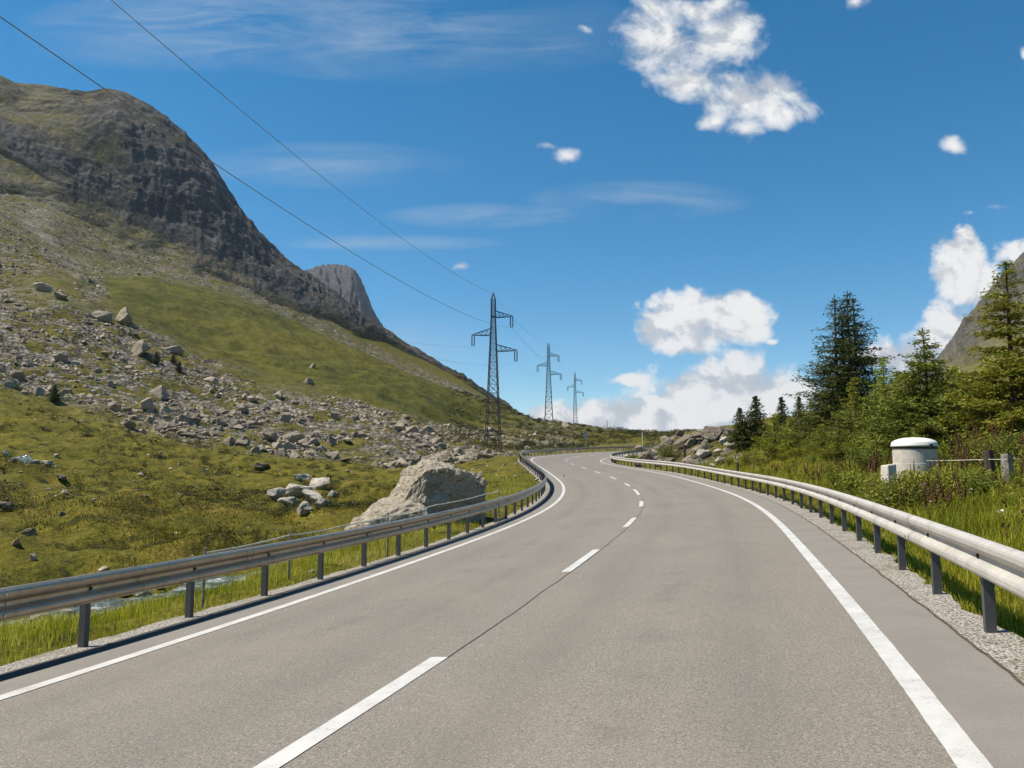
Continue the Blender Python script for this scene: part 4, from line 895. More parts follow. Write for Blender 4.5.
mb = MB(); mb.bar((.12, -rw*1.07, zl-.01), (.12, -rw*1.07, zl+.10), .07, .05, (0, 1, 0)); mb.build('latch', M['rubber'], lo)
bB = place(887.5, 22.); hB = at(887.5, 463.5, bB[1])[2]-bB[2]
mb = MB(); w2 = 4.6/F*22
V8 = [(-w2*1.05, -.2, -.3), (w2*1.05, -.2, -.3), (w2*1.05, .25, -.3), (-w2*1.05, .25, -.3), (-w2*.8, -.17, hB*.97), (w2*.95, -.17, hB), (w2*.9, .2, hB*.98), (-w2*.85, .2, hB*.95)]
mb.add(V8, [[0, 3, 2, 1], [4, 5, 6, 7], [0, 1, 5, 4], [1, 2, 6, 5], [2, 3, 7, 6], [3, 0, 4, 7]])
o = mb.build('concrete_block', M['concrete']); o.location = bB.tolist(); setk(o, 'upright white concrete block left of the domed well', 'block')
bv = o.modifiers.new('bevel', 'BEVEL'); bv.width = .03; bv.segments = 2
for px, w, d, lab in [(878, 11, 21.4, 'white stone low in the weeds left of the concrete block'), (868, 8, 21.0, 'small white stone at the left end below the concrete block')]:
    rock('stone', RP[2], place(px, d), w/F*d, lab, None, 'stone', -.1)

# ------------------------------------------------------------------ trees and shrubs
def quads_mesh(name, Cn, A, B, tint, mat, parent=None):
    """diamond shaped leaf faces: centre, half axis, half width"""
    V = np.stack([Cn-A, Cn+B-A*.1, Cn+A, Cn-B-A*.1], 1).reshape(-1, 3)
    return mesh_np(name, V, np.arange(len(V)).reshape(-1, 4), mat, False, parent, dict(tint=np.repeat(tint, 4)))
def unit(v): return v/(np.linalg.norm(v, axis=-1, keepdims=True)+1e-9)
def conifer(name, h, r0, seed, mat, stems=((0, 0, 1),), t0=.05, gap=.22, nb=5, rise=.15, droop=.25, tw=.16, nl=.10, nw=.028, dens=3, lean=.0, power=.85, irregular=.35, tuft=1.0):
    rg = np.random.default_rng(seed); root = empty(name); tb = MB(); Cn, A, B, T = [], [], [], []
    for (ox, oy, hs) in stems:
        H_ = h*hs; tr = .016*H_+.02; ph = rg.uniform(0, 6.28)
        axis = lambda t: np.array([ox*(.35+.65*min(1, t*2.2))+lean*t*H_+.02*H_*sin(3*t+ph)*.5, oy*(.35+.65*min(1, t*2.2))+.02*H_*cos(2.3*t+ph)*.4, t*H_])
        tb.tube([axis(t)-(np.array([0, 0, .3]) if t == 0 else 0) for t in np.linspace(0, 1, 9)], [tr*(1-t)**.8+.006 for t in np.linspace(0, 1, 9)], 7)
        t = t0
        while t < .985:
            prof = (1-t)**power*(.55+.45*min(1, (t+.12)/.3))
            for k in range(nb+int(rg.integers(-1, 2))):
                az = rg.uniform(0, 6.28); L = r0*prof*(1+irregular*rg.normal()*.6); L = max(L, .05*r0)
                base = axis(min(1, t+rg.uniform(-.16, .16)*gap/H_)); u = np.linspace(0, 1, 5)
                dz = L*(rise*u-droop*u**2+droop*.45*u**4)
                d = np.array([cos(az), sin(az), 0]); sdv = np.array([-sin(az), cos(az), 0])
                bend = rg.normal()*.15
                P = base+d*(L*u)[:, None]+sdv*(bend*L*u**2)[:, None]+np.array([0, 0, 1])*dz[:, None]
                if L > .35: tb.tube(P, [max(.004, .010*L*(1-.8*q)+.003) for q in u], 3, False)
                nt_ = max(3, int(L/tw*1.0)); clump = rg.uniform(-.25, .25)
                for q in np.linspace(.12, 1, nt_):
                    c = np.array([np.interp(q, u, P[:, k2]) for k2 in range(3)])
                    for sgn in (-1, 1):
                        if rg.random() < .12: continue
                        l2 = (L*.34*(1-.62*q)+.06)*rg.uniform(.6, 1.3)
                        ang = rg.uniform(.6, 1.15)
                        dv = d*cos(ang)+sdv*sgn*sin(ang)+np.array([0, 0, rg.uniform(-.35, .12)])
                        m = max(2, int(l2/(nl*.75)*dens/2)); uu = rg.random(m)
                        cc = c+dv*(l2*uu)[:, None]+rg.normal(0, .018+.02*tuft*nl/.1, (m, 3))
                        aa = unit(dv+rg.normal(0, .34, (m, 3)))*nl*.5*rg.uniform(.6, 1.35, (m, 1))
                        bb = unit(np.cross(aa, rg.normal(0, 1, (m, 3))))*nw*.5*rg.uniform(.7, 1.5, (m, 1))
                        Cn.append(cc); A.append(aa); B.append(bb); T.append(np.clip(.5+clump+rg.normal(0, .2, m), 0, 1))
            t += gap/H_*rg.uniform(.7, 1.3)
        # leader
        m = 14; cc = np.stack([axis(q)+rg.normal(0, .01, 3) for q in rg.uniform(.9, 1., m)])
        Cn.append(cc); A.append(unit(rg.normal(0, .5, (m, 3))+np.array([0, 0, .8]))*nl*.5); B.append(unit(rg.normal(0, 1, (m, 3)))*nw*.5); T.append(np.full(m, .5))
    tb.build('trunk', M['bark'], root)
    quads_mesh('crown', np.concatenate(Cn), np.concatenate(A), np.concatenate(B), np.concatenate(T), mat, root)
    return root
def shrub(name, h, w, seed, mat, n=2600, leaf=.075):
    rg = np.random.default_rng(seed); root = empty(name); tb = MB(); Cn, A, B, T = [], [], [], []
    ns = 13
    for k in range(ns):
        az = rg.uniform(0, 6.28); sp = rg.uniform(.05, .5)*w; hh = h*rg.uniform(.55, 1.0)*(1-.35*(sp/w))
        P = [np.array([0, 0, -.1]), np.array([cos(az)*sp*.4, sin(az)*sp*.4, hh*.45]), np.array([cos(az)*sp, sin(az)*sp, hh])]
        tb.tube(P, [.018, .012, .004], 4, False)
        cl = rg.uniform(-.25, .25); m = n//ns
        u = rg.random(m)**.75; c = np.where(u[:, None] < .5, P[0]+(P[1]-P[0])*(u*2)[:, None], P[1]+(P[2]-P[1])*(u*2-1)[:, None])
        c = c+rg.normal(0, 1, (m, 3))*np.array([.15*w, .15*w, .09*h])*(1.05-.6*u)[:, None]; c[:, 2] = np.maximum(c[:, 2], .02)
        a = unit(rg.normal(0, 1, (m, 3))+np.array([0, 0, .35]))*leaf*.5*rg.uniform(.6, 1.4, (m, 1)); b = unit(np.cross(a, rg.normal(0, 1, (m, 3))))*leaf*.24
        Cn.append(c); A.append(a); B.append(b); T.append(np.clip(.5+cl+rg.normal(0, .2, m), 0, 1))
    tb.build('stem', M['bark'], root); quads_mesh('foliage', np.concatenate(Cn), np.concatenate(A), np.concatenate(B), np.concatenate(T), mat, root)
    return root
def put(o, p, s=1.0, rz=None, label=None, cat=None, group=None, sxy=None):
    o.location = tuple(float(v) for v in p); o.scale = ((sxy or s), (sxy or s), s); o.rotation_euler = (0, 0, random.uniform(0, 6.28) if rz is None else rz)
    return setk(o, label, cat, group)
GT = 'conifers and bushes on the right bank'
# big triple stemmed larch
dB = 47.; pB = place(851, dB); hB2 = at(851, 291, pB[1])[2]-pB[2]
big = conifer('larch_tree', hB2, 2.75, 5, M['larch'], stems=((-.62, .1, .975), (.05, -.3, 1.0), (.72, .25, .965), (.25, .7, .9)), t0=.12, gap=.25, nb=6, rise=.22, droop=.30, tw=.17, nl=.20, nw=.048, dens=3.1, power=.75, irregular=.30)
put(big, pB, 1, 0.2, 'tall dark larch with three tops standing above the bushes', 'tree', GT)
# foreground conifer on the right, spire tree by the well, four dark spruces by the outcrop
def tree_h(px, top, d): p = place(px, d); return p, at(px, top, p[1])[2]-p[2]
p, h_ = tree_h(1019, 260, 27); t1 = conifer('larch_tree', h_, 1.95, 21, M['young'], t0=.03, gap=.24, nb=8, rise=.34, droop=.40, tw=.11, nl=.16, nw=.040, dens=5.2, power=.78, irregular=.3)
put(t1, p, 1, .6, 'big bright green larch cut by the right frame edge', 'tree', GT)
p, h_ = tree_h(929, 328, 29.5); t2 = conifer('spruce_tree', h_, 2.45, 33, M['spruce'], t0=.05, gap=.25, nb=8, rise=.36, droop=.30, tw=.10, nl=.16, nw=.042, dens=5.6, power=.95, irregular=.33)
put(t2, p, 1, 2.0, 'green spruce with a bare thin spire standing behind the domed well', 'tree', GT)
p, h_ = tree_h(757, 396, 60); t3 = conifer('spruce_tree', h_, 1.35, 41, M['spruce_dark'], t0=.02, gap=.15, nb=8, rise=.14, droop=.2, tw=.13, nl=.17, nw=.07, dens=4.4, power=.8)
put(t3, p, 1, 1.0, 'second and fuller of the small dark spruces right of the outcrop', 'tree', GT)
def cp(src, px, top, d, label, sxy=1.0, name=None, base_h=None):
    p, h_ = tree_h(px, top, d); o = copy_tree(src); k = h_/base_h; return put(o, p, k, None, label, 'bush' if name == 'bush' else 'tree', GT, k*sxy)
h3 = tree_h(757, 396, 60)[1]
cp(t3, 741, 408, 59, 'leftmost small dark spruce, next to the rock outcrop', 1.0, None, h3)
cp(t3, 783, 397, 57, 'third small dark spruce with a thin pointed top', .75, None, h3)
cp(t3, 801, 397, 64, 'fourth small dark spruce, standing alone against the cloud', .85, None, h3)
# light young larches (templates and copies)
yA = conifer('young_larch', 2.4, .95, 51, M['young'], t0=.03, gap=.19, nb=7, rise=.36, droop=.26, tw=.10, nl=.12, nw=.028, dens=4.4, power=.7, irregular=.55)
yB = conifer('young_larch', 3.2, 1.0, 52, M['young'], t0=.03, gap=.23, nb=7, rise=.34, droop=.32, tw=.10, nl=.13, nw=.030, dens=4.6, power=.85, irregular=.5)
yC = conifer('young_larch', 2.6, 1.25, 53, M['spruce'], stems=((-.25, 0, .9), (.25, .1, 1)), t0=.03, gap=.21, nb=6, rise=.40, droop=.28, tw=.10, nl=.12, nw=.028, dens=4.4, power=.75, irregular=.6)
used = set()
def yl(src, bh, px, top, d, label, sxy=1.0):
    p, h_ = tree_h(px, top, d); o = src if id(src) not in used else copy_tree(src); used.add(id(src)); k = h_/bh
    return put(o, p, k, None, label, 'tree', GT, k*sxy)
for a in [(yB, 3.2, 812, 398, 49, 'pale green young larch below the lone fourth spruce', 1.0), (yC, 2.6, 832, 391, 46, 'green bushy young larch at the left foot of the tall dark larch', 1.15), (yB, 3.2, 858, 377, 43, 'yellow green young larch in front of the tall dark larch', 1.1), (yC, 2.6, 874, 390, 41, 'bushy young larch at the right foot of the tall dark larch', 1.2), (yB, 3.2, 888, 357, 42, 'slim dark topped young larch right of the tall larch', .9),
          (yA, 2.4, 903, 372, 38, 'pale young larch just left of the spire spruce', 1.2), (yB, 3.2, 958, 366, 34, 'young larch in the gap between the spire spruce and the right edge larch', 1.0), (yA, 2.4, 981, 378, 32, 'low pale young larch left of the right edge larch', 1.3), (yC, 2.6, 945, 388, 33, 'bushy young larch at the right foot of the spire spruce', 1.2), (yA, 2.4, 775, 414, 50, 'light green young larch between the dark spruces and the guardrail', 1.1),
          (yA, 2.4, 792, 418, 49, 'low light green young larch right of the third spruce', 1.3), (yC, 2.6, 846, 408, 40, 'low bushy young larch nearest the middle of the guardrail', 1.2), (yA, 2.4, 822, 424, 44, 'small pale young larch low on the bank', 1.3), (yA, 2.4, 1006, 385, 30, 'pale young larch under the right edge larch', 1.3), (yB, 3.2, 1062, 340, 26, 'young larch just outside the right frame edge', 1.0), (yC, 2.6, 917, 384, 36, 'bushy young larch directly behind the domed well', 1.2)]: yl(*a)
# leafy shrubs
sA = shrub('shrub', 1.0, 1.1, 61, M['shrub']); sB = shrub('shrub', 1.3, 1.2, 62, M['young'], 3000, .06); sC = shrub('shrub', .8, 1.3, 63, M['spruce'], 2600, .05)
SHR = [(746, 452, 52, 1.1, sC), (757, 456, 50, 1.0, sC), (768, 450, 52, 1.3, sB), (783, 452, 48, 1.2, sA), (799, 446, 47, 1.6, sB), (812, 452, 43, 1.3, sC), (828, 445, 41, 1.5, sA), (842, 440, 40, 1.7, sB), (857, 436, 37, 1.8, sB), (869, 443, 34, 1.4, sC), (882, 434, 35, 1.6, sA), (897, 436, 33, 1.5, sB), (913, 440, 29, 1.2, sC), (934, 434, 29, 1.4, sA), (948, 436, 27, 1.2, sB), (962, 428, 28, 1.4, sA), (975, 432, 25, 1.2, sB), (990, 426, 26, 1.4, sA), (1004, 430, 24, 1.2, sC), (1018, 424, 24, 1.4, sB), (1035, 430, 22, 1.2, sA), (905, 467, 20.6, .8, sA), (921, 466, 20.8, .9, sB), (937, 466, 20.5, .8, sA), (880, 472, 20.3, .7, sB), (893, 475, 19.6, .6, sC), (952, 462, 21, .9, sB), (968, 462, 20.5, .9, sA), (980, 466, 19.6, .7, sC), (858, 463, 25, .9, sA), (838, 458, 29, 1.0, sB), (730, 455, 54, .9, sA), (668, 440, 72, 1.4, sC), (720, 450, 60, 1.0, sC), (632, 452, 84, 1.2, sC)]
ws = ['at the foot of the first spruce', 'between the first spruces and the rail', 'below the second spruce', 'below the third spruce', 'under the fourth spruce', 'low behind the rail below the pale larch', 'at the left foot of the tall larch', 'in front of the tall larch trunks', 'right of the tall larch trunks', 'left of the white block', 'behind the white block', 'up the bank left of the well', 'right behind the well lid', 'at the right side of the well', 'right of the well and below the spire spruce', 'two steps right of the well', 'left of the dark wooden post', 'behind the dark wooden post', 'behind the pale wooden post', 'at the right frame edge', 'beyond the right frame edge', 'low in front of the well at its left half', 'low in front of the well at its right half', 'low at the right front of the well', 'at the foot of the white block', 'between the white block and the guardrail', 'just right of the well among the dock spikes', 'midway between the well and the wooden posts', 'at the foot of the dark wooden post', 'behind the rail left of the white stones', 'behind the rail below the right larch', 'at the end of the rock outcrop', 'on top of the rock outcrop', 'in the right half of the rock outcrop', 'at the tip of the inner bend']
for (px, top, d, w, src), wh in zip(SHR, ws):
    bh = {id(sA): 1.0, id(sB): 1.3, id(sC): .8}[id(src)]; p, h_ = tree_h(px, top, d); h_ = max(.35, min(h_, 2.0))
    o = src if id(src) not in used else copy_tree(src); used.add(id(src)); k = h_/bh; put(o, p, k, None, ('dark low shrub ' if src is sC else 'leafy green shrub ')+wh, 'shrub', 'shrubs on the right bank', max(k, w/1.3*.8))
# tiny dark conifers in the scree
for px, py, hh, lab in [(156, 364, 11, 'small dark conifer by the flat boulder high in the scree'), (173, 364, 8, 'tiny dark conifer right of the first one in the scree'), (179, 373, 9, 'tiny dark conifer lowest of three in the scree'), (54, 402, 14, 'small dark conifer on the meadow edge at the left')]:
    p = hit(px, py); d = math.hypot(p[0], p[1]); o = copy_tree(t3); k = hh/F*d/h3; put(o, p, k, None, lab, 'tree', 'small conifers in the scree', k*1.2)

# dock plants with rusty seed spikes
def dock(seed):
    rg = np.random.default_rng(seed); root = empty('dock_plant')
    for k in range(2+seed % 2):
        dx, dy = rg.normal(0, .09, 2); hh = rg.uniform(.75, 1.1); tip = np.array([dx*2+rg.normal(0, .05), dy*2, hh])
        mb = MB(); mb.tube([(dx*.3, dy*.3, -.1), (dx, dy, hh*.5), tip], [.012, .010, .005], 5, False); so_ = mb.build('stalk', M['dock'], root)
        sd_ = MB(); us = np.linspace(0, 1, 26)
        ax = [np.array([dx+(tip[0]-dx)*u*.9, dy+(tip[1]-dy)*u*.9, hh*(.42+.58*u)]) for u in us]
        sd_.tube(ax, [(.040*(1.15-u))*rg.uniform(.35, 1.25) for u in us], 6); sd_.build('seed_spike', M['dock'], so_)
    lf = MB()
    for k in range(7):
        a = rg.uniform(0, 6.28); L = rg.uniform(.22, .4); d = np.array([cos(a), sin(a), 0]); s = np.array([-sin(a), cos(a), 0])*.055; u = np.array([0, 0, 1])
        lf.add([d*.02+u*.05, d*L*.5+s+u*L*.55, d*L+u*L*.35, d*L*.5-s+u*L*.55, d*L*.5+u*L*.48], [[0, 1, 4], [1, 2, 4], [2, 3, 4], [3, 0, 4]])
    lf.build('leaf_rosette', M['dockleaf'], root); return root
DK = [dock(i) for i in range(4)]; du = set()
dpos = [(939, 445, 21), (940, 470, 19), (955, 462, 19.5), (962, 440, 24), (884, 458, 23), (893, 452, 24), (903, 449, 25), (868, 455, 27), (860, 460, 28), (850, 456, 29), (841, 458, 31), (875, 446, 29), (889, 478, 20), (876, 476, 20.5), (897, 474, 20), (906, 476, 19.5), (917, 470, 20), (926, 474, 19.5), (929, 462, 20.5), (948, 452, 22), (975, 430, 24), (979, 415, 26), (997, 410, 26), (1003, 420, 25), (1012, 418, 24), (1019, 428, 23), (986, 440, 23), (969, 448, 22), (830, 456, 33), (820, 459, 34), (806, 461, 36), (836, 462, 31), (795, 460, 39), (858, 466, 26), (867, 470, 24), (912, 462, 21), (945, 480, 18.5), (934, 482, 18.5), (960, 475, 18.5), (815, 464, 33), (788, 463, 40), (775, 462, 43), (847, 468, 27), (992, 425, 24.5), (1022, 445, 21), (966, 425, 26), (953, 432, 25)]
for i, (px, top, d) in enumerate(dpos):
    src = DK[i % 4]; p, h_ = tree_h(px, top, d); h_ = min(max(h_, .75), 1.45); o = src if id(src) not in du else copy_tree(src); du.add(id(src))
    put(o, p, h_/1.0, None, 'dock plant with a rusty brown seed spike among the weeds '+('around the well' if px > 872 else 'behind the guardrail'), 'plant', 'dock plants '+('around the well' if px > 872 else 'behind the guardrail'), max(.9, h_*.9))
# wire strand by the posts
a, b, c = at(893, 460.5, 21.), at(989, 459.5, place(989, d1+.6)[1]-.1), at(1006, 459.3, place(1006, d1)[1]-.13)
c2_ = at(1080, 458, 18.5); mb = MB(); mb.tube([a, a*.5+b*.5-(0, 0, .02), b, c, c2_], .008, 5); setk(mb.build('fence_wire', M['rope']), 'thin pale wire strung past the well to the wooden posts', 'wire')

# ------------------------------------------------------------------ grass
def blades(name, X, Y, Zb, hgt, wid, mat, label, bend=.35, tint=None, seed=1):
    rg = np.random.default_rng(seed); n = len(X)
    az = rg.uniform(0, 2*pi, n); la = rg.uniform(0, 2*pi, n); b = hgt*bend*rg.uniform(.2, 1.3, n)
    sx, sy = np.cos(az)*wid/2, np.sin(az)*wid/2; lx, ly = np.cos(la)*b, np.sin(la)*b
    P0 = np.stack([X-sx, Y-sy, Zb-.02], -1); P1 = np.stack([X+sx, Y+sy, Zb-.02], -1)
    P2 = np.stack([X+sx*.75+lx*.35, Y+sy*.75+ly*.35, Zb+hgt*.55], -1); P3 = np.stack([X-sx*.75+lx*.35, Y-sy*.75+ly*.35, Zb+hgt*.55], -1)
    P4 = np.stack([X+lx, Y+ly, Zb+hgt*np.sqrt(np.clip(1-(b/hgt)**2*.5, .2, 1))], -1)
    V = np.stack([P0, P1, P2, P3, P4], 1).reshape(-1, 3); i = np.arange(n)[:, None]*5
    q = (i+np.array([[0, 1, 2, 3]])).reshape(-1, 4); t3_ = (i+np.array([[3, 2, 4]])).reshape(-1, 3)
    tn = np.clip((tint if tint is not None else .5)+rg.normal(0, .17, n), 0, 1)
    return setk(mesh_np(name, V, [q, t3_], mat, False, None, dict(tint=np.repeat(tn, 5))), label, 'grass', kind='stuff')
def sample(n, f, rmin, rmax, p0, p1, pw=1.0):
    """points even in view: log distance and bearing"""
    r = rmin*(rmax/rmin)**(R.random(n)**pw); p = np.radians(R.uniform(p0, p1, n)); X, Y = r*np.sin(p), r*np.cos(p)
    k = f(X, Y); return X[k], Y[k]
def verge(lo, hi, side):
    def f(X, Y):
        la, s, al = road_nearest(X, Y); e = np.where(side < 0, -la-rI(WL, s)-rI(RL, s), la-rI(WR, s)-rI(RR, s))
        e2 = e+.30*fbm(X/.9, Y/.9, 3, 201)
        return (e2 > lo) & (e < hi)
    return f
def tz(X, Y, sc, seed): return .5+.9*fbm(X/sc, Y/sc, 4, seed)
X, Y = sample(160000, verge(.16, 30, 1), 4.2, 60, 0, 52, .9)
d_ = np.hypot(X, Y); la, s, al = road_nearest(X, Y); e = la-rI(WR, s)-rI(RR, s)
hg = (.14+.22*sstep(.3, 2.2, e)+.10*fbm(X/1.3, Y/1.3, 3, 211))*R.uniform(.55, 1.3, len(X)); hg = np.maximum(hg, .06)
blades('verge_grass', X, Y, heights(X, Y), hg, .007+d_*.00055, M['grass'], 'tall green and straw coloured grass on the right bank', .45, tz(X, Y, 2.2, 212)*.8, 3)
X, Y = sample(110000, verge(.10, 7.0, -1), 5.0, 60, -48, 6, .9)
d_ = np.hypot(X, Y); la, s, al = road_nearest(X, Y); e = -la-rI(WL, s)-rI(RL, s)
ks = poly_dist(X, Y, STREAM) > 1.25+.4*fbm(X/1.1, Y/1.1, 2, 220); X, Y, d_, e = X[ks], Y[ks], d_[ks], e[ks]
kf = R.random(len(X)) > sstep(2.4, 5.2, e+1.2*fbm(X/2, Y/2, 3, 226)); X, Y, d_, e = X[kf], Y[kf], d_[kf], e[kf]
hg = (.10+.10*sstep(.3, 1.6, e)*(1-.6*sstep(2.5, 5, e))+.06*fbm(X/1.3, Y/1.3, 3, 221))*R.uniform(.55, 1.3, len(X)); hg = np.maximum(hg, .05)
blades('verge_grass', X, Y, heights(X, Y), hg, .005+d_*.0004, M['grass'], 'bright green grass on the bank behind the left guardrail', .4, .16+tz(X, Y, 2.0, 222)*.8, 4)
def meadow_f(X, Y):
    la, s, al = road_nearest(X, Y); e = -la-rI(WL, s)-rI(RL, s)
    k = (e > 5.5) & (fbm(X/4.5, Y/4.5, 4, 231)+.35*fbm(X/16, Y/16, 3, 233) > -.08) & (poly_dist(X, Y, STREAM) > 1.2)
    return k
X, Y = sample(110000, meadow_f, 11, 60, -47, 4, 1.0)
sc0 = attr_at(scree, X, Y); k = sc0 < .5; X, Y = X[k], Y[k]; d_ = np.hypot(X, Y)
hg = (.06+.09*np.clip(fbm(X/3, Y/3, 3, 232)+.4, 0, 1))*R.uniform(.5, 1.4, len(X))
blades('meadow_grass', X, Y, heights(X, Y), hg, .008+d_*.0006, M['tuft'], 'olive and yellow grass tussocks across the left meadow', .6, tz(X, Y, 6, 234), 5)
def clumps(name, X, Y, h, w_, m, leaf, mat, label, seed, kind_tint=.5, up=.35):
    rg = np.random.default_rng(seed); n = len(X); Zb = heights(X, Y)
    u = rg.random((n, m))**.8; az = rg.uniform(0, 2*pi, (n, m)); rr = w_[:, None]*np.sqrt(rg.random((n, m)))*np.sqrt(np.clip(1-(u*.92)**2, 0, 1))
    Cn = np.stack([X[:, None]+rr*np.cos(az), Y[:, None]+rr*np.sin(az), Zb[:, None]+h[:, None]*u], -1).reshape(-1, 3)
    ls = np.repeat(leaf, m) if not np.isscalar(leaf) else np.full(n*m, leaf)
    A = unit(rg.normal(0, 1, (n*m, 3))+np.array([0, 0, up]))*(ls*rg.uniform(.6, 1.4, n*m))[:, None]*.5; B = unit(np.cross(A, rg.normal(0, 1, (n*m, 3))))*ls[:, None]*.24
    T = np.clip(np.repeat(kind_tint if not np.isscalar(kind_tint) else np.full(n, kind_tint), m)+rg.normal(0, .16, n*m), 0, 1)
    return setk(quads_mesh(name, Cn, A, B, T, mat), label, 'ground cover', kind='stuff')
X, Y = sample(8000, lambda X, Y: meadow_f(X, Y), 12, 120, -47, 5, .9)
k = (attr_at(scree, X, Y) < .75) & (fbm(X/7, Y/7, 3, 251) > -.05); X, Y = X[k], Y[k]; d_ = np.hypot(X, Y)
hh_ = R.uniform(.10, .34, len(X))*(1+d_*.004); clumps('dwarf_shrubs', X, Y, hh_, hh_*R.uniform(1.0, 2.6, len(X)), 46, .035+d_*.0011, M['heath'], 'low dark bilberry and juniper cushions in the left meadow', 9, np.clip(.4+1.2*fbm(X/9, Y/9, 3, 252), 0, 1))
X, Y = sample(3300, lambda X, Y: verge(2.4, 16, 1)(X, Y) & (fbm(X/2.5, Y/2.5, 3, 261) > -.05), 7, 55, 5, 50, .95)
d_ = np.hypot(X, Y); hh_ = R.uniform(.25, .70, len(X)); clumps('weeds', X, Y, hh_, hh_*R.uniform(.25, .55, len(X)), 34, .05+d_*.0009, M['weed'], 'leafy weeds crowding the right bank between the rail and the bushes', 10, np.clip(.5+1.2*fbm(X/3, Y/3, 3, 262), 0, 1), .8)
X, Y = sample(900, lambda X, Y: verge(1.2, 16, 1)(X, Y) & (fbm(X/3.5, Y/3.5, 3, 263) > .02), 12, 50, 8, 46, .95)
d_ = np.hypot(X, Y); hh_ = R.uniform(.5, .95, len(X)); clumps('dry_seed_stalks', X, Y, hh_, hh_*.07, 20, .05+d_*.0006, M['drystalk'], 'brown withered seed stalks standing in the weeds of the right bank', 12, .5, 1.5)
X, Y = sample(2600, lambda X, Y: (fbm(X/12, Y/12, 3, 271) > -.1), 122, 300, -5, 14, 1.0)
la, s_, al_ = road_nearest(X, Y); k = np.hypot(np.maximum(np.abs(la)-9, 0), np.maximum(np.abs(al_)-2, 0)) > .5; X, Y = X[k], Y[k]; d_ = np.hypot(X, Y)
hh_ = R.uniform(.3, 1.0, len(X)); clumps('dwarf_shrubs', X, Y, hh_, hh_*R.uniform(1.0, 2.2, len(X)), 44, .07+d_*.001, M['heath'], 'dark juniper scrub covering the far ridge beyond the bend', 13, np.clip(.45+1.2*fbm(X/15, Y/15, 3, 272), 0, 1))
wx, wy, wh = [], [], []
for k in range(150):
    px, d = R.uniform(862, 1010), R.uniform(18.8, 21.9)
    if d > 21.2 and 885 < px < 945: d -= 1.2
    q = place(px, d); wx.append(q[0]); wy.append(q[1]); wh.append(max(.2, min(.95, at(px, R.uniform(478, 488) if 876 < px < 899 or px > 978 else R.uniform(462, 475), q[1])[2]-q[2])))
clumps('weeds', np.array(wx), np.array(wy), np.array(wh), np.array(wh)*.42, 60, .062, M['weed'], 'leafy weeds grown up round the foot of the well and the wooden posts', 14, R.uniform(.2, .9, 150), .8)
# weeds and white umbels between the rail and the well
def flowers(n, f, a, label, hmin, hmax, seed, lo=4.2, hi=30):
    X, Y = sample(n, f, lo, hi, *a); Zb = heights(X, Y); rg = np.random.default_rng(seed); Cn, A, B = [], [], []
    for x, y, z in zip(X, Y, Zb):
        h = rg.uniform(hmin, hmax); r = rg.uniform(.02, .04)
        for q in range(6):
            c = np.array([x, y, z+h])+rg.normal(0, r*.7, 3)*(1, 1, .3); Cn.append(c); A.append(unit(rg.normal(0, 1, 3)*(1, 1, .3))*r*.6); B.append(unit(rg.normal(0, 1, 3)*(1, 1, .3))*r*.5)
    V_ = quads_mesh('flower_heads', np.array(Cn), np.array(A), np.array(B), np.full(len(Cn), .5), M['petal']); setk(V_, label, 'flowers', kind='stuff')
flowers(420, lambda X, Y: verge(1.0, 14, 1)(X, Y) & (fbm(X/3, Y/3, 3, 241) > .0), (10, 50), 'small white flower heads scattered over the right bank', .35, .7, 6)
flowers(260, lambda X, Y: verge(1.0, 9, -1)(X, Y) & (fbm(X/3, Y/3, 3, 242) > .02), (-47, 0), 'small white flower heads scattered below the left rail', .2, .42, 7, 6, 30)

# ------------------------------------------------------------------ sky, sun, camera
SUN_AZ, SUN_EL = radians(-88), radians(58)
w = bpy.data.worlds.new('World'); bpy.context.scene.world = w; w.use_nodes = True; t = w.node_tree; l = t.links
for n_ in list(t.nodes): t.nodes.remove(n_)
outn = t.nodes.new('ShaderNodeOutputWorld'); bg = t.nodes.new('ShaderNodeBackground'); l.new(bg.outputs[0], outn.inputs[0])
sky = t.nodes.new('ShaderNodeTexSky'); sky.sky_type = 'NISHITA'; sky.sun_disc = False
sky.sun_elevation = SUN_EL; sky.sun_rotation = SUN_AZ; sky.altitude = 2000; sky.air_density = 1.0; sky.dust_density = .1; sky.ozone_density = 1.0
hs = t.nodes.new('ShaderNodeHueSaturation'); hs.inputs['Hue'].default_value = .488; hs.inputs['Saturation'].default_value = 1.44; hs.inputs['Value'].default_value = 1.22; l.new(sky.outputs[0], hs.inputs['Color'])
tc = t.nodes.new('ShaderNodeTexCoord'); sx = t.nodes.new('ShaderNodeSeparateXYZ'); l.new(tc.outputs['Generated'], sx.inputs[0])
yy = math_(t, 'MAXIMUM', sx.outputs[1], .02)
ca, cb_ = math_(t, 'DIVIDE', sx.outputs[0], yy), math_(t, 'DIVIDE', sx.outputs[2], yy)
cv = t.nodes.new('ShaderNodeCombineXYZ'); l.new(ca, cv.inputs[0]); l.new(cb_, cv.inputs[1]); cvec = cv.outputs[0]
def ab(px, py): d = ray(px, py); return d[0]/d[1], d[2]/d[1]
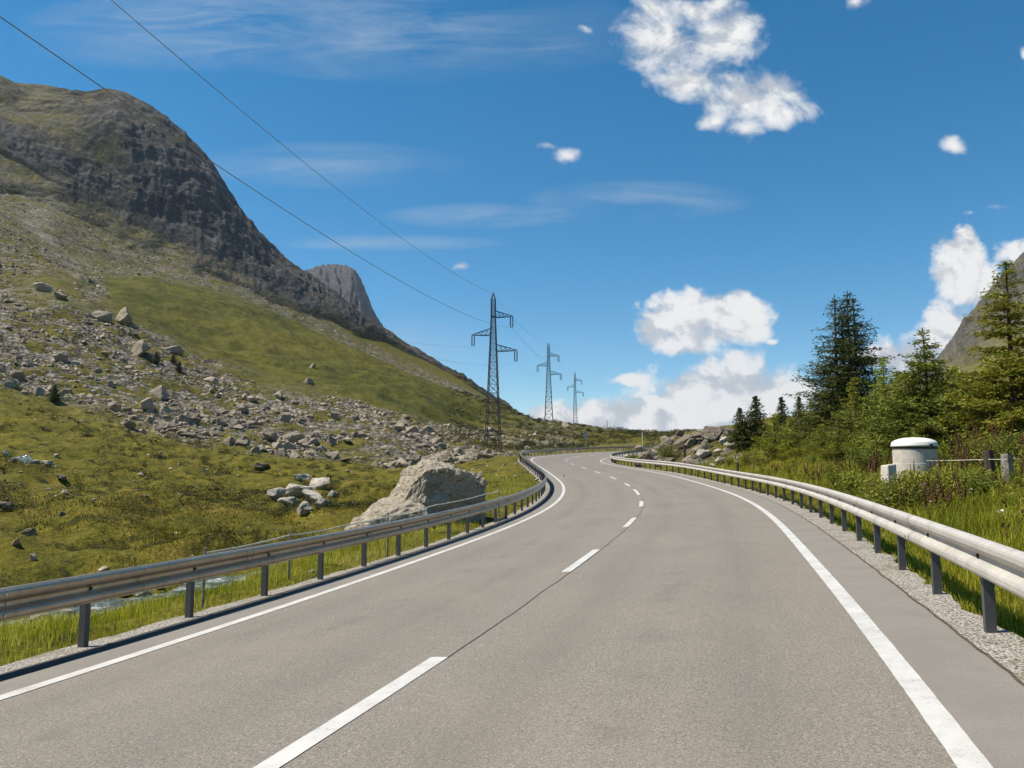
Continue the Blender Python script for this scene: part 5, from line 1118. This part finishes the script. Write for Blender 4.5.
def blobs(lst, up=0.0):
    acc = None
    # gentle warp so that the outlines billow
    wn = noise(t, cvec, 9, 3, .6, 0, 1); vm = t.nodes.new('ShaderNodeVectorMath'); vm.operation = 'MULTIPLY_ADD'
    l.new(wn, vm.inputs[0]); vm.inputs[1].default_value = (.05, .05, 0); va = t.nodes.new('ShaderNodeVectorMath'); va.operation = 'ADD'; l.new(cvec, va.inputs[0]); va.inputs[1].default_value = (-.025, -.025, 0); l.new(va.outputs[0], vm.inputs[2])
    for px, py, rx, ry, *k in lst:
        a, b = ab(px, py); s = t.nodes.new('ShaderNodeVectorMath'); s.operation = 'SUBTRACT'; l.new(vm.outputs[0], s.inputs[0]); s.inputs[1].default_value = (a, b-up, 0)
        m = t.nodes.new('ShaderNodeVectorMath'); m.operation = 'MULTIPLY'; l.new(s.outputs[0], m.inputs[0]); m.inputs[1].default_value = (F/rx*.95, F/ry*.95, 0)
        ln = t.nodes.new('ShaderNodeVectorMath'); ln.operation = 'LENGTH'; l.new(m.outputs[0], ln.inputs[0])
        v = math_(t, 'SUBTRACT', k[0] if k else 1.0, ln.outputs['Value'])
        acc = v if acc is None else math_(t, 'SMOOTH_MAX', acc, v, .25)
    return acc
CU = [(668, 36, 50, 44), (718, 40, 44, 46), (650, 10, 30, 26), (690, 80, 48, 24), (742, 96, 42, 34), (775, 84, 32, 24), (785, 114, 30, 20), (748, 130, 28, 16), (700, 6, 50, 16), (715, 118, 20, 12),
      (858, 4, 16, 14), (952, 148, 17, 12, .85), (566, 158, 20, 10, .85), (545, 150, 16, 9, .5), (590, 36, 18, 10, .4), (460, 268, 12, 7, .62), (1000, 208, 34, 12, .5), (970, 214, 20, 10, .45), (1025, 52, 6, 8)]
CL = [(690, 316, 56, 32), (660, 322, 40, 26), (730, 320, 44, 30), (757, 332, 24, 14, .85), (772, 342, 18, 8, .7), (690, 340, 32, 20), (628, 383, 30, 9, .7),
      (742, 388, 50, 42), (705, 402, 62, 40), (660, 412, 66, 28), (606, 416, 52, 20), (765, 402, 50, 30), (556, 412, 34, 14), (806, 400, 36, 20), (690, 426, 120, 26), (735, 370, 26, 22),
      (962, 272, 34, 44), (964, 244, 18, 24), (990, 292, 34, 34), (952, 322, 32, 36), (905, 356, 34, 30), (884, 352, 26, 22), (932, 345, 32, 32), (1018, 250, 24, 20), (960, 350, 40, 30)]
m_, mu_ = blobs(CU), blobs(CL)
md_ = blobs(CL, .022)
def fb(ox, oy, sc_=13): return noise(t, mapping(t, cvec, (1, 1.15, 1), (0, 0, 0), (3.1+ox, 1.7+oy, 0)), sc_, 9, .6, .25)
f1, f2 = fb(0, 0), fb(.012, -.022)
n1_ = math_(t, 'SUBTRACT', f1, .5)
dA = math_(t, 'ADD', m_, math_(t, 'MULTIPLY', n1_, 2.7)); dB_ = math_(t, 'ADD', mu_, math_(t, 'MULTIPLY', n1_, 2.3))
alA = ramp(t, dA, [(-.0, 0), (.18, .16), (.45, .55), (.75, .88), (1.0, 1)]); alB = ramp(t, dB_, [(.04, 0), (.16, .35), (.34, .9), (.5, 1)])
al = math_(t, 'MAXIMUM', alA, alB)
rel = math_(t, 'MULTIPLY', math_(t, 'SUBTRACT', f1, f2), 3.6)
lo_ = noise(t, mapping(t, cvec, (1, 1.3, 1), (0, 0, 0), (.5, 2.2, 0)), 8.5, 5, .6)
shade = math_(t, 'ADD', math_(t, 'ADD', .70, rel), math_(t, 'MULTIPLY', math_(t, 'SUBTRACT', lo_, .5), .45))
# tops catch the light, bases stay grey: how much cloud lies above this direction
above = math_(t, 'SUBTRACT', md_, mu_)
shade = math_(t, 'SUBTRACT', shade, math_(t, 'MULTIPLY', math_(t, 'MULTIPLY', above, alB), .34))
shade = math_(t, 'SUBTRACT', shade, math_(t, 'MULTIPLY', ramp(t, dA, [(.6, 0), (1.2, 1)]), .10), None, True)
CLOUD = 1.0
cc = ramp(t, shade, [(.08, (4.7, 5.0, 5.45)), (.45, (5.2, 5.5, 5.9)), (.85, (8.3, 8.2, 8.05))])
# high thin streaks
ci = noise(t, mapping(t, cvec, (1.1, 5.5, 1), (0, 0, -.12)), 4.2, 9, .66, .9)
ci2 = noise(t, mapping(t, cvec, (1.0, 2.2, 1), (0, 0, -.3), (4, 0, 0)), 2.1, 5, .6)
CI = [(410, 30, 260, 60), (200, 30, 200, 50, .8), (330, 165, 150, 26, .6), (390, 243, 120, 9, .55), (480, 216, 100, 14, .5), (560, 45, 80, 26, .9), (640, 200, 120, 22, .5), (540, 215, 60, 10, .6), (380, 345, 120, 30, .5)]
mc = None
for px, py, rx, ry, *k in CI:
    a, b = ab(px, py); s = t.nodes.new('ShaderNodeVectorMath'); s.operation = 'SUBTRACT'; l.new(cvec, s.inputs[0]); s.inputs[1].default_value = (a, b, 0)
    m = t.nodes.new('ShaderNodeVectorMath'); m.operation = 'MULTIPLY'; l.new(s.outputs[0], m.inputs[0]); m.inputs[1].default_value = (F/rx, F/ry, 0)
    ln = t.nodes.new('ShaderNodeVectorMath'); ln.operation = 'LENGTH'; l.new(m.outputs[0], ln.inputs[0]); v = math_(t, 'MULTIPLY', math_(t, 'SUBTRACT', 1.0, ln.outputs['Value'], None, True), k[0] if k else 1.)
    mc = v if mc is None else math_(t, 'MAXIMUM', mc, v)
cal = math_(t, 'MULTIPLY', math_(t, 'MULTIPLY', ramp(t, ci, [(.34, 0), (.70, 1)]), ramp(t, ci2, [(.35, .25), (.65, 1)])), math_(t, 'MULTIPLY', math_(t, 'POWER', mc, .6), .85))
fm = math_(t, 'GREATER_THAN', sx.outputs[1], .05)
c0 = mix(t, math_(t, 'MULTIPLY', cal, fm), hs.outputs[0], (4.2, 5.0, 5.8))
c1 = mix(t, math_(t, 'MULTIPLY', al, fm), c0, cc)
l.new(c1, bg.inputs[0]); bg.inputs[1].default_value = .085
sl = bpy.data.lights.new('sun', 'SUN'); sl.energy = 5.0; sl.angle = radians(.53); sl.color = (1, .915, .79)
so = bpy.data.objects.new('sun', sl); C.objects.link(so)
sdir = Vector((sin(SUN_AZ)*cos(SUN_EL), cos(SUN_AZ)*cos(SUN_EL), sin(SUN_EL))); so.rotation_euler = sdir.to_track_quat('Z', 'Y').to_euler(); so.location = (-30, 0, 60)
cam = bpy.data.cameras.new('camera'); co_ = bpy.data.objects.new('camera', cam); C.objects.link(co_)
co_.location = (0, 0, EYE); co_.rotation_euler = (pi/2+TH, 0, 0); cam.sensor_width = 36; cam.lens = F/1024*36; cam.clip_end = 9000; cam.clip_start = .05
hm = bpy.data.materials.new('haze'); hm.use_nodes = True; ht = hm.node_tree; ht.nodes.clear()
ho = ht.nodes.new('ShaderNodeOutputMaterial'); hv = ht.nodes.new('ShaderNodeVolumePrincipled'); hv.inputs['Density'].default_value = HAZE; hv.inputs['Color'].default_value = (.72, .85, 1, 1)
hv.inputs['Anisotropy'].default_value = .2; ht.links.new(hv.outputs[0], ho.inputs['Volume'])
zlo, zhi = float(V[:, 2].min())-1, float(V[:, 2].max())+12; b_ = 4300.
hx = [(-b_, -b_, zlo), (b_, -b_, zlo), (b_, b_, zlo), (-b_, b_, zlo), (-b_, -b_, zhi), (b_, -b_, zhi), (b_, b_, zhi), (-b_, b_, zhi)]
mb = MB(); mb.add(hx, [[0, 3, 2, 1], [4, 5, 6, 7], [0, 1, 5, 4], [1, 2, 6, 5], [2, 3, 7, 6], [3, 0, 4, 7]]); setk(mb.build('haze', hm), 'thin blue mountain air over the valley', 'haze', kind='stuff')
sc = bpy.context.scene; sc.camera = co_
sc.view_settings.view_transform = 'Standard'; sc.view_settings.look = 'None'; sc.view_settings.gamma = 1; sc.view_settings.exposure = .42; sc.view_settings.use_curve_mapping = False
sc.cycles.max_bounces = 5; sc.cycles.diffuse_bounces = 2; sc.cycles.glossy_bounces = 2; sc.cycles.transmission_bounces = 2; sc.cycles.transparent_max_bounces = 4
sc.cycles.use_denoising = True; sc.cycles.sample_clamp_indirect = 6
sc.cycles.use_adaptive_sampling = True; sc.cycles.adaptive_threshold = .02
